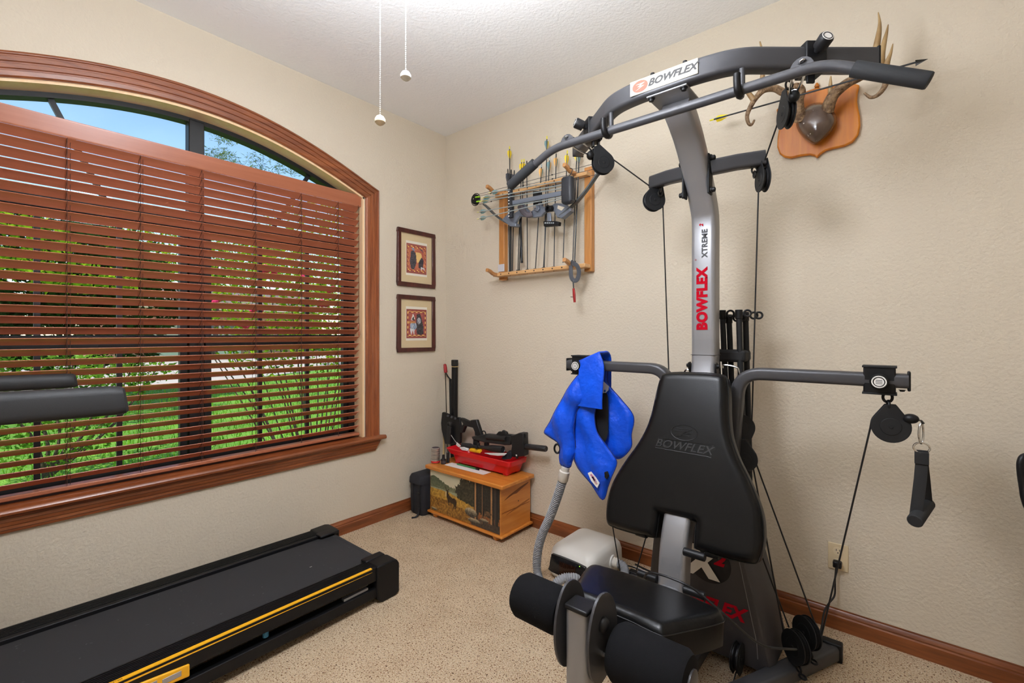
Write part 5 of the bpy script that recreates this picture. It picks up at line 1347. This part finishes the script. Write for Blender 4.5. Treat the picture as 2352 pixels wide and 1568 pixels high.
for cc_, nm in (((128, 620), 'l'), ((1285, 320), 'r')):
    c0 = k_(cc_[0], cc_[1], YBW+.011); cm = MB()
    cm.lathe(c0-V(0, .008, 0), (0, 1, 0), [(0, .026), (.004, .034), (.008, .030), (.012, .034), (.016, .026)], 24); cmo = obj('cam_wheel', cm, M_blk, cb_)
    tr_ = MB(); torus(tr_, c0, (0, 1, 0), .040, .003, 26, 6); obj('cam_rim', tr_, M_blk, cmo)
    obj('axle', MB().cyl(c0-V(0, .022, 0), c0+V(0, .022, 0), .004, n=10), M_chrome, cmo)
for (a, b) in ((140, 600), (150, 640)):
    obj('limb_bolt', MB().cyl(k_(a-14, b, YBW-.012), k_(a+22, b-6, YBW-.012), .005, n=10), mat('fibre_green', (150, 210, 30), .4), cb_)
for (a, b), (c, d_) in (((150, 575), (1240, 285)), ((155, 590), (1240, 335)), ((160, 665), (1250, 385))):
    p0, p1 = k_(a, b, YBW+.02), k_(c, d_, YBW+.02); sg_ = obj('bow_string', MB().cyl(p0, p1, .0013, n=6), M_str, cb_)
    for f in (.12, .42, .66): q = p0.lerp(p1, f); obj('string_silencer', MB().ell(q, (.006, .004, .004), 8, 6), M_blk, sg_)
gp = obj('bow_grip', MB().sweep(smooth([k_(525, 680, YBW-.004), k_(560, 730, YBW-.012), k_(600, 760, YBW-.012), k_(640, 750, YBW-.004)], 4), rrect(.026, .034, .010, 3)), mat('grip_bronze', (92, 86, 92), .4), cb_)
bplate('cable_guard', [(640, 545), (715, 540), (718, 700), (645, 700)], YBW+.026, .014, M_blk)
bplate('rest_block', [(646, 680), (690, 670), (700, 700), (680, 730), (650, 715)], YBW-.014, .016, M_riser)
obj('rest_bolt', MB().lathe(k_(663, 688, YBW-.014), (0, -1, 0), [(0, .010), (.006, .010), (.007, .004)], 14), M_chrome, cb_)
st_ = MB(); torus(st_, k_(775, 702, YBW-.030), (0.25, 1, 0), .0165, .0045, 22, 8); si = obj('sight_ring', st_, M_blk, cb_)
obj('sight_housing', MB().cyl(k_(775, 702, YBW-.030), k_(815, 700, YBW+.0), .017, n=18, caps=False), M_blk, cb_)
bplate('sight_bar', [(768, 740), (800, 740), (805, 830), (770, 830)], YBW-.024, .012, M_riser)
bplate('sight_block', [(735, 815), (840, 812), (875, 818), (870, 852), (740, 862)], YBW-.030, .030, M_blk)
for i in range(5): bplate('sight_slot', [(748+18*i, 826), (760+18*i, 825), (760+18*i, 835), (748+18*i, 836)], YBW-.0308, .0008, mat('slot_light', (170, 176, 182), .4), cb_, 0)
# quiver on the bow: hood, spine bar, gripper
YQ = -.205
qv = obj('quiver_spine', MB().sweep([k_(440, 655, YQ+.012), k_(900, 565, YQ+.012)], rrect(.012, .028, .003, 2)), M_riser, cb_)
hc = k_(960, 537, YQ); qh = MB(); e0 = k_(960, 420, YQ); e1 = k_(960, 655, YQ)
qh.sweep([e0, e0.lerp(e1, .06), e0.lerp(e1, .94), e1], rrect(.072, .052, .018, 4), up=(0, 1, 0), scale=[.80, 1, 1, .80]); obj('quiver_hood', qh, mat('hood_black', (40, 42, 48), .45, bump=(500, .4, .001)), cb_)
hk_ = MB(); hk_.tube(smooth([k_(965, 415, YQ), k_(990, 380, YQ), k_(998, 345, YQ), k_(975, 338, YQ)], 5), .0022, 6); obj('quiver_hook', hk_, M_blk, cb_)
gr_ = obj('quiver_gripper', MB().sweep([k_(440, 525, YQ+.006), k_(447, 785, YQ+.006)], rrect(.026, .020, .004, 2), up=(0, 1, 0)), mat('gripper_rubber', (34, 36, 42), .7), cb_)
for i in range(9): p = k_(428, 545+28*i, YQ-.005); obj('gripper_notch', MB().box((p.x-.006, p.y-.0012, p.z-.003), (p.x+.003, p.y+.0006, p.z+.003)), M_white, gr_)
for i, ((a, b), (c, d_)) in enumerate((((245, 560), (900, 455)), ((175, 610), (900, 490)), ((160, 640), (900, 520)), ((140, 735), (900, 600)), ((140, 797), (900, 615)))):
    arrow(('uppermost pale arrow clipped along the bow quiver', 'second pale arrow from the top along the bow quiver', 'third pale arrow from the top along the bow quiver', 'fourth pale arrow from the top along the bow quiver', 'lowest pale arrow clipped along the bow quiver')[i], k_(a, b, YQ-.008), k_(c, d_, YQ-.002), (M_vanT, M_van) if i in (1, 2) else (M_vanT, M_white), 'arrows clipped in the bow quiver', shaft=M_alum, r=.0030, head=False, nm=mat('nock_cream', (226, 220, 150), .4))
# wrist release hanging from the lower right peg
wr = thing('wrist_release', 'grey wrist strap with a red trigger release hanging from the rack peg', 'strap', tuple(k_(1015, 1200, -.15)))
sp = smooth([k_(985, 1180, -.14), k_(1005, 1195, -.16), k_(1040, 1215, -.16), k_(1058, 1270, -.15), k_(1045, 1335, -.145), k_(1015, 1350, -.15), k_(990, 1320, -.155), k_(985, 1260, -.15), k_(985, 1200, -.14)], 5)
obj('strap', MB().sweep(sp, rrect(.024, .003, .001, 2), up=(0, 1, 0)), mat('strap_grey', (76, 78, 84), .8), wr)
obj('stem', MB().cyl(k_(1005, 1345, -.15), k_(1010, 1425, -.15), .004, n=8), M_gun, wr)
a = k_(1010, 1420, -.15); b = k_(1020, 1545, -.15); obj('release_body', MB().sweep([a, a.lerp(b, .5), b], rrect(.016, .010, .003, 2), up=(0, 1, 0), scale=[.8, 1, .8]), mat('release_red', (150, 24, 26), .4), wr)
obj('trigger', MB().tube([k_(1008, 1497, -.15), k_(982, 1495, -.15)], .0018, 6), M_gun, wr)

# ================================================================== antlers on a shield plaque
M_plq = wood('plaque_wood', (178, 96, 6), (198, 118, 12), 'Z', 10, .45, .12)
q_ = lambda a, b, y: PY(1600+a/4.127, 20+b/4.127, y)
am = thing('antler_mount', 'deer antlers on a shield shaped wooden plaque on the right wall', 'antlers', tuple(q_(1140, 1080, 0)))
shl = [(1140, 742), (1200, 752), (1330, 715), (1470, 700), (1546, 718), (1528, 790), (1522, 870), (1532, 940), (1548, 1010), (1552, 1100), (1535, 1190), (1480, 1262), (1400, 1300), (1300, 1322), (1225, 1342), (1175, 1375), (1140, 1415), (1120, 1395), (1070, 1383), (980, 1394), (890, 1415), (830, 1405), (785, 1375), (762, 1310), (765, 1220), (778, 1140), (778, 1060), (764, 995), (753, 952), (800, 920), (830, 885), (850, 845), (960, 810), (1075, 765)]
pb_ = obj('plaque', MB().prism([q_(a, b, -.020) for a, b in shl], (0, .019, 0)), M_plq, am, bev=.006, seg=3)
fz = MB(); fz.lathe(q_(1140, 745, -.012), (0, 0, 1), [(0, .008), (.006, .010), (.012, .007), (.018, .004)], 10); obj('finial', fz, M_plq, pb_)
M_lth = mat('skull_leather', (92, 74, 62), .22, coat=.4, var=(18, (74, 58, 50)), speck=[(70, (210, 200, 190), .74)])
sk = MB(); rings = []
out_ = [(1140, 888), (1240, 905), (1310, 985), (1330, 1060), (1290, 1150), (1210, 1230), (1130, 1285), (1050, 1255), (975, 1180), (940, 1090), (960, 1010), (1040, 925)]
osm = smooth([V(a, b, 0) for a, b in out_], 4, closed=True); cx_, cy_ = 1140, 1075
for f, y in ((1, -.020), (1.0, -.035), (.94, -.060), (.80, -.082), (.58, -.098), (.30, -.106), (.04, -.108)): rings.append([q_(cx_+(p.x-cx_)*f, cy_+(p.y-cy_)*f, y) for p in osm])
sk.loft(rings); obj('skull_cap', sk, M_lth, am, ang=60)
M_ant = mat('antler', (150, 122, 90), .6, bump=(140, 1.0, .006), var=(60, (92, 66, 44)), coat=.05)
M_antT = mat('antler_tine', (168, 140, 96), .45, bump=(90, .3, .002), var=(14, (134, 104, 64)))
def tine(pts, r0, r1, m=M_antT, nm='tine', mid=None):
    r0 *= 1.32; p = smooth([q_(a, b, y) for a, b, y in pts], 6); n = len(p)
    sc = [1+(r1/r0-1)*(i/(n-1))**(1.0 if not mid else mid) for i in range(n)]
    return obj(nm, MB().tube(p, r0, 12, scale=sc), m, am)
tine([(990, 1060, -.07), (965, 960, -.09), (965, 860, -.10), (985, 780, -.11), (940, 745, -.13), (840, 795, -.15), (740, 755, -.18), (640, 770, -.21), (565, 840, -.23), (510, 930, -.24), (478, 1015, -.24), (492, 1085, -.235), (520, 1100, -.23), (548, 1055, -.225)], .0185, .004, M_ant, 'antler_beam', .9)
tine([(610, 790, -.215), (625, 640, -.215), (628, 450, -.21), (600, 312, -.20)], .010, .0025)
tine([(545, 870, -.235), (480, 780, -.24), (445, 700, -.245), (432, 652, -.25)], .009, .0025)
tine([(985, 790, -.11), (985, 720, -.13), (990, 690, -.14)], .008, .003)
tine([(1235, 975, -.07), (1265, 880, -.09), (1315, 800, -.105), (1430, 705, -.13), (1560, 640, -.165), (1680, 570, -.20), (1760, 575, -.225), (1800, 650, -.24), (1780, 740, -.245), (1720, 815, -.245), (1650, 840, -.24), (1592, 800, -.235)], .0190, .004, M_ant, 'antler_beam', .9)
tine([(1275, 860, -.095), (1268, 760, -.105), (1270, 690, -.11), (1272, 640, -.11)], .009, .002)
tine([(1675, 575, -.20), (1695, 420, -.205), (1725, 250, -.205), (1735, 140, -.20), (1722, 35, -.19)], .0125, .0015)
tine([(1745, 570, -.22), (1750, 450, -.225), (1775, 330, -.225), (1800, 230, -.22), (1816, 150, -.215)], .0115, .0015)
tine([(1785, 600, -.235), (1810, 500, -.24), (1840, 420, -.24), (1860, 333, -.235)], .009, .0015)
for c, y in (((985, 1055), -.072), ((1238, 970), -.072)): br2 = MB(); torus(br2, q_(c[0], c[1], y), (.1, -.6, 1), .018, .006, 18, 7); obj('burr', br2, M_ant, am)
arrow('long black arrow laid across the antlers with yellow nock and broadhead', q_(125, 1060, -.130), q_(2090, 505, -.215), (M_van, M_vanT), 'arrow on the antlers', r=.0034)

# ================================================================== air vest with hose and unit
M_blue = mat('blue_nylon', (4, 82, 222), .40, bump=(26, .5, .012), spec=.3, sheen=.05, var=(9, (10, 72, 200)))
M_lin = mat('black_lining', (16, 16, 20), .9)
def pillow(name, px_pts, y, bulge, er, m, parent, folds=0, seed=1, flat_back=False, st_=.009, smoothn=4, ylean=None):
    """soft fabric panel: outline on the plane y, puffed to both sides"""
    W = [PY(u, v, y) for u, v in px_pts]; P = smooth([V(p.x, p.z, 0) for p in W], smoothn, closed=True); n = len(P)
    def inside(x, z): return inpoly(x, z, [(p.x, p.y) for p in P])
    def dist(x, z):
        m_ = 9
        for i in range(n):
            a_, b_ = P[i-1], P[i]; dx, dy = b_.x-a_.x, b_.y-a_.y; t = max(0, min(1, ((x-a_.x)*dx+(z-a_.y)*dy)/(dx*dx+dy*dy+1e-12)))
            m_ = min(m_, (x-a_.x-t*dx)**2+(z-a_.y-t*dy)**2)
        return m_**.5
    pts = [(p.x, p.y) for p in P]; x0, x1 = min(p.x for p in P), max(p.x for p in P); z0_, z1_ = min(p.y for p in P), max(p.y for p in P)
    for i in range(int((x1-x0)/st_)+1):
        for j in range(int((z1_-z0_)/st_)+1):
            x, z = x0+(i+.5)*st_, z0_+(j+.5)*st_
            if inside(x, z) and dist(x, z) > st_*.5: pts.append((x, z))
    vo, eo, fo, _, _, _ = geometry.delaunay_2d_cdt([Vector(p) for p in pts], [(i, (i+1) % n) for i in range(n)], [list(range(n))], 1, 1e-6)
    def f(x, z):
        d = min(dist(x, z), er)/er; b = bulge*math.sqrt(max(0, 1-(1-d)**2))
        return b
    def w_(x, z): return folds*math.sin((x*1.0+z*.35)*55+seed)*min(1, dist(x, z)/.02)+folds*.7*math.sin(z*38+x*20+seed*2)
    yl = (lambda z: y+ylean*(z1_-z)) if ylean else (lambda z: y)
    mb = MB(); mb.add([V(p.x, yl(p.y)-f(p.x, p.y)-w_(p.x, p.y), p.y) for p in vo], [tuple(q) for q in fo])
    mb.add([V(p.x, yl(p.y)+(f(p.x, p.y)*.6)-w_(p.x, p.y), p.y) for p in vo], [tuple(q)[::-1] for q in fo])
    pq = obj(name, mb, m, parent, ang=70)
    if m is M_blue:
        sm_ = MB(); sm_.tube([V(p.x, yl(p.y)-w_(p.x, p.y)-.001, p.y) for p in P], .0022, 6, closed=True, up=(0, 1, 0)); obj('edge_binding', sm_, mat('binding_navy', (10, 44, 130), .6), pq)
    return pq
vest = thing('air_vest', 'blue inflatable therapy vest hanging over the left press arm', 'vest', tuple(PY(1360, 825, -.5)))
vs3 = lambda L_: [(1230+a/3.921, 780+b/3.921) for a, b in L_]
pillow('back_panel', vs3([(470, 190), (640, 190), (655, 380), (760, 520), (862, 650), (885, 735), (868, 850), (862, 965), (770, 1065), (690, 1040), (600, 900), (520, 600)]), -.455, .016, .05, M_blue, vest, .005, 3)
pillow('lining', vs3([(540, 540), (640, 480), (655, 640), (650, 850), (615, 930), (570, 880), (530, 720)]), -.488, .004, .02, M_lin, vest)
pillow('front_panel', vs3([(345, 480), (530, 560), (530, 690), (560, 830), (640, 950), (700, 1040), (730, 1110), (690, 1230), (650, 1330), (605, 1440), (500, 1300), (350, 1095), (330, 760), (330, 600)]), -.520, .020, .05, M_blue, vest, .0055, 1)
pillow('sleeve', vs3([(400, 300), (450, 420), (440, 560), (372, 640), (350, 800), (360, 1000), (335, 1095), (310, 1148), (232, 1135), (216, 1060), (228, 975), (195, 920), (110, 862), (82, 820), (150, 700), (250, 510)]), -.545, .030, .06, M_blue, vest, .0055, 2)
obj('collar_strap', MB().sweep(smooth([PY(1354, 935, -.555), PY(1354, 915, -.557), PY(1356, 880, -.555), PY(1358, 845, -.548), V(X0-.490, -.535, ZA+.034), V(X0-.488, -.495, ZA+.040), V(X0-.488, -.455, ZA+.034), V(X0-.49, -.448, ZA-.03), V(X0-.49, -.45, ZA-.12)], 5), [(a, b) for a, b in rrect(.128, .010, .004, 2)], up=(0, -1, 0)), M_blue, vest, ang=60)
obj('velcro_strip', MB().prism([PY(u, v, -.552) for u, v in vs3([(362, 555), (505, 572), (503, 605), (362, 588)])], (0, .003, 0)), M_lin, vest)
lbv = obj('care_label', MB().prism([PY(u, v, -.5445) for u, v in vs3([(470, 1200), (500, 1186), (545, 1240), (577, 1290), (555, 1335), (500, 1270)])], (0, .0012, 0)), M_paper, vest)
for i in range(3): obj('label_print', MB().prism([PY(u, v, -.5450) for u, v in vs3([(490+12*i, 1215+22*i), (505+12*i, 1208+22*i), (545+8*i, 1262+18*i), (530+8*i, 1270+18*i)])], (0, .0003, 0)), mat('label_ink_%d' % i, ((190, 120, 150), (150, 130, 200), (200, 160, 160))[i], .7), lbv)
obj('care_label', MB().prism([PY(u, v, -.478) for u, v in vs3([(612, 375), (660, 420), (655, 455), (605, 505)])], (0, .0012, 0)), M_paper, vest)
obj('size_mark', MB().prism([PY(u, v, -.4786) for u, v in vs3([(615, 452), (632, 450), (632, 470), (615, 472)])], (0, .0003, 0)), mat('mark_blue', (60, 110, 200), .6), vest)
obj('buckle', MB().prism([PY(u, v, -.5435) for u, v in vs3([(612, 1195), (645, 1184), (662, 1225), (640, 1255), (620, 1240)])], (0, .006, 0)), M_blk, vest, bev=.002)
bk = MB(); torus(bk, PY(1280, 1030, -.55), (.4, -1, 0), .014, .005, 18, 8, (V(0, 0, 1), 1.5)); obj('side_buckle', bk, M_blk, vest)
obj('tab', MB().prism([PY(u, v, -.555) for u, v in vs3([(212, 1055), (232, 1060), (232, 1120), (215, 1118)])], (0, .012, 0)), M_blk, vest, bev=.002)
# corrugated hose: from the sleeve down to the carpet and round to the unit
M_hose = mat('hose_grey', (140, 142, 146), .5)
M_con = mat('connector_ivory', (206, 200, 190), .45)
hs = thing('corrugated_hose', 'grey corrugated air hose running from the blue vest to the white unit', 'hose', tuple(PY(1290, 1100, -.55)))
c0 = PY(1299, 1072, -.548); c1 = PY(1292, 1104, -.548)
obj('connector', MB().lathe(c0, c1-c0, [(0, .020), (.018, .020), (.022, .025), ((c1-c0).length-.004, .025), ((c1-c0).length, .022)], 18), M_con, hs)
ctrl = [c1, PY(1277, 1150, -.545), PY(1262, 1190, -.54), PY(1246, 1225, -.535), PY(1236, 1262, -.53), PY(1233, 1300, -.535), PY(1238, 1330, -.56), PY(1248, 1352, -.60), PY(1262, 1362, -.63), PY(1270, 1350, -.64), PY(1281, 1336, -.625), PY(1300, 1327, -.60), PY(1325, 1331, -.56), V(1.46, -.53, .028), V(1.56, -.47, .028), V(1.615, -.37, .032), V(1.61, -.28, .06), V(1.585, -.245, .080), V(1.552, -.245, .084)]
path = smooth(ctrl, 14)
# resample every 3.2 mm
res = [path[0]]; acc = 0
for a, b in zip(path, path[1:]):
    L_ = (b-a).length
    while acc+L_ >= .0023 and L_ > 1e-9:
        tt_ = (.0023-acc)/L_; a = a.lerp(b, tt_); res.append(a.copy()); L_ = (b-a).length; acc = 0
    acc += L_
obj('hose_tube', MB().tube(res, .0215, 14, scale=[(1.04, 1.0, .84, .84)[i % 4] for i in range(len(res))]), M_hose, hs, ang=80)
obj('end_cuff', MB().cyl(V(1.560, -.245, .084), V(1.533, -.245, .083), .024, n=18), M_con, hs, bev=.003)
# white unit
M_unit = mat('unit_white', (222, 220, 214), .4, coat=.1)
un = thing('air_pulse_unit', 'white therapy air unit with dark screen standing by the right wall', 'medical device', (1.395, -.27, 0))
UX0, UX1, UY0, UY1, UH = 1.262, 1.528, -.452, -.100, .165
mb = MB(); rings = []
for z, i_ in ((.010, .020), (.014, .010), (.030, .0), (.11, .004), (.140, .014), (.156, .030), (.163, .050), (.165, .075)):
    rings.append([V((UX0+UX1)/2+a, (UY0+UY1)/2+b, z) for a, b in rrect(UX1-UX0-2*i_*.6, UY1-UY0-2*i_, .050-min(i_*.3, .02), 6)])
mb.loft(rings); ub = obj('housing', mb, M_unit, un, ang=60)
fpn = [V(UX0+.030, 0, .040), V(UX1-.050, 0, .034), V(UX1-.032, 0, .048), V(UX1-.034, 0, .108), V(UX1-.056, 0, .126), V(UX0+.052, 0, .130), V(UX0+.032, 0, .116), V(UX0+.022, 0, .066)]
fq = smooth(fpn, 5, closed=True)
pn_ = obj('front_panel', MB().prism([V(p.x, UY0-.0035, p.z) for p in fq], (0, .03, 0)), mat('panel_black', (28, 28, 30), .12), un, bev=.002)
obj('screen', MB().box((1.345, UY0-.0042, .040), (1.440, UY0-.0034, .108)), mat('screen_brown_reflection', (46, 24, 14), .06), pn_)  # brown of the screen is a reflection painted into its base colour
obj('led', MB().ell((1.462, UY0-.0035, .120), (.0022, .0012, .0022), 8, 6), mat('led_green', (150, 230, 60), .4, emis=((150, 240, 60), 3.0)), pn_)
obj('hose_port', MB().lathe((1.518, -.245, .083), (1, 0, 0), [(0, .034), (.014, .033), (.016, .026)], 22), M_unit, un)
for fx in (1.30, 1.49):
    for fy_ in (-.41, -.14): obj('foot', MB().cyl((fx, fy_, 0), (fx, fy_, .014), .012, n=12), M_blk, un)

# ================================================================== outlet, cord, chair edge
M_ivory = mat('outlet_ivory', (222, 204, 168), .4)
ot = thing('wall_outlet', 'ivory duplex wall outlet low on the right wall', 'outlet', (2.444, 0, .303))
obj('cover_plate', MB().box((2.409, -.006, .248), (2.479, -.0005, .358)), M_ivory, ot, bev=.002)
for zz in (.327, .279):
    rc = obj('receptacle', MB().lathe((2.444, -.0058, zz), (0, -1, 0), [(0, .0175), (.0016, .0172)], 22), mat('outlet_face', (228, 212, 180), .4), ot)
    for dx in (-.006, .006): obj('slot', MB().box((2.444+dx-.0011, -.0080, zz+.001), (2.444+dx+.0011, -.0072, zz+.009)), M_blkp, rc)
    obj('ground_hole', MB().lathe((2.444, -.0073, zz-.006), (0, -1, 0), [(0, .0024), (.0006, .0024)], 10), M_blkp, rc)
obj('plate_screw', MB().lathe((2.444, -.006, .303), (0, -1, 0), [(0, .0028), (.0008, .0026)], 10), M_ivory, ot)
pc = thing('power_cord', 'black power cord plugged into the wall outlet and trailing past the seat', 'cord', (2.444, -.012, .28))
obj('plug', MB().box((2.428, -.036, .266), (2.458, -.0082, .292)), M_blk, pc, bev=.004)
cpts = [V(2.440, -.028, .268), PY(1918, 1330, -.03), PY(1917, 1366, -.035), PY(1904, 1385, -.06), PY(1893, 1405, -.10), PY(1887, 1440, -.16), PY(1880, 1470, -.22), PY(1868, 1487, -.27), PY(1840, 1490, -.34), PY(1813, 1490, -.66), PY(1760, 1484, -.75), PY(1720, 1461, -.80), PY(1664, 1411, -.86), PY(1601, 1358, -.880), PY(1571, 1340, -.895), PY(1526, 1322, -.895), PY(1494, 1315, -.885), PY(1482, 1322, -.86), PY(1478, 1345, -.80), V(1.93, -.72, .25), V(1.85, -.5, .02), V(1.70, -.16, .012), V(1.60, -.10, .012), V(1.535, -.14, .03)]
obj('cord', MB().tube(smooth(cpts, 6), .0036, 8), M_cable, pc)
wc = thing('black_wall_cord', 'black and white cords lying along the baseboard behind the white unit', 'cord', (1.6, -.06, 0))
obj('cord', MB().tube(smooth([V(1.56, -.05, .006), V(1.66, -.07, .006), V(1.76, -.05, .006), V(1.88, -.08, .006)], 6), .004, 8), M_cable, wc)
obj('white_cord', MB().tube(smooth([V(1.56, -.075, .005), V(1.68, -.09, .005), V(1.80, -.08, .005)], 6), .003, 8), M_white, wc)

oc = thing('black_chair', 'black loop armrest of a chair entering at the right edge', 'chair', (2.98, -.95, 0))
L0 = [PT_(2352+40, 1046, 1.25), PT_(2356, 1047, 1.25), PT_(2345, 1060, 1.25), PT_(2345, 1085, 1.25), PT_(2350, 1120, 1.25), PT_(2354, 1145, 1.25), PT_(2366, 1172, 1.25), PT_(2400, 1190, 1.25), PT_(2470, 1192, 1.25), PT_(2490, 1160, 1.25), PT_(2490, 1075, 1.25), PT_(2470, 1048, 1.25)]
obj('armrest', MB().tube(smooth(L0, 5, closed=True), .0085, 10, closed=True, up=tuple(CF)), M_blk, oc)
ac = sum((Vector(p) for p in L0), V(0, 0, 0))/len(L0)
obj('arm_post', MB().cyl(ac+V(.0, 0, -.055), V(ac.x, ac.y, .42), .014, n=12), M_blk, oc)
obj('seat_pad', MB().box((ac.x-.0, ac.y-.24, .40), (ac.x+.46, ac.y+.24, .47)), M_nyl, oc, bev=.02)
obj('backrest', MB().box((ac.x+.06, ac.y+.20, .52), (ac.x+.40, ac.y+.26, .95)), M_nyl, oc, bev=.025)
obj('back_bracket', MB().box((ac.x+.20, ac.y+.215, .40), (ac.x+.26, ac.y+.235, .60)), M_blk, oc, bev=.004)
obj('gas_post', MB().cyl((ac.x+.23, ac.y, .08), (ac.x+.23, ac.y, .40), .025, n=14), M_blk, oc)
for k in range(5):
    a = 2*math.pi*k/5; e = V(ac.x+.23+.24*math.cos(a), ac.y+.24*math.sin(a), .05); obj('base_spoke', MB().cyl((ac.x+.23, ac.y, .09), e, .016, .012, n=10), M_blk, oc); obj('caster', MB().ell((e.x, e.y, .026), (.024, .024, .026), 12, 8), M_blk, oc)
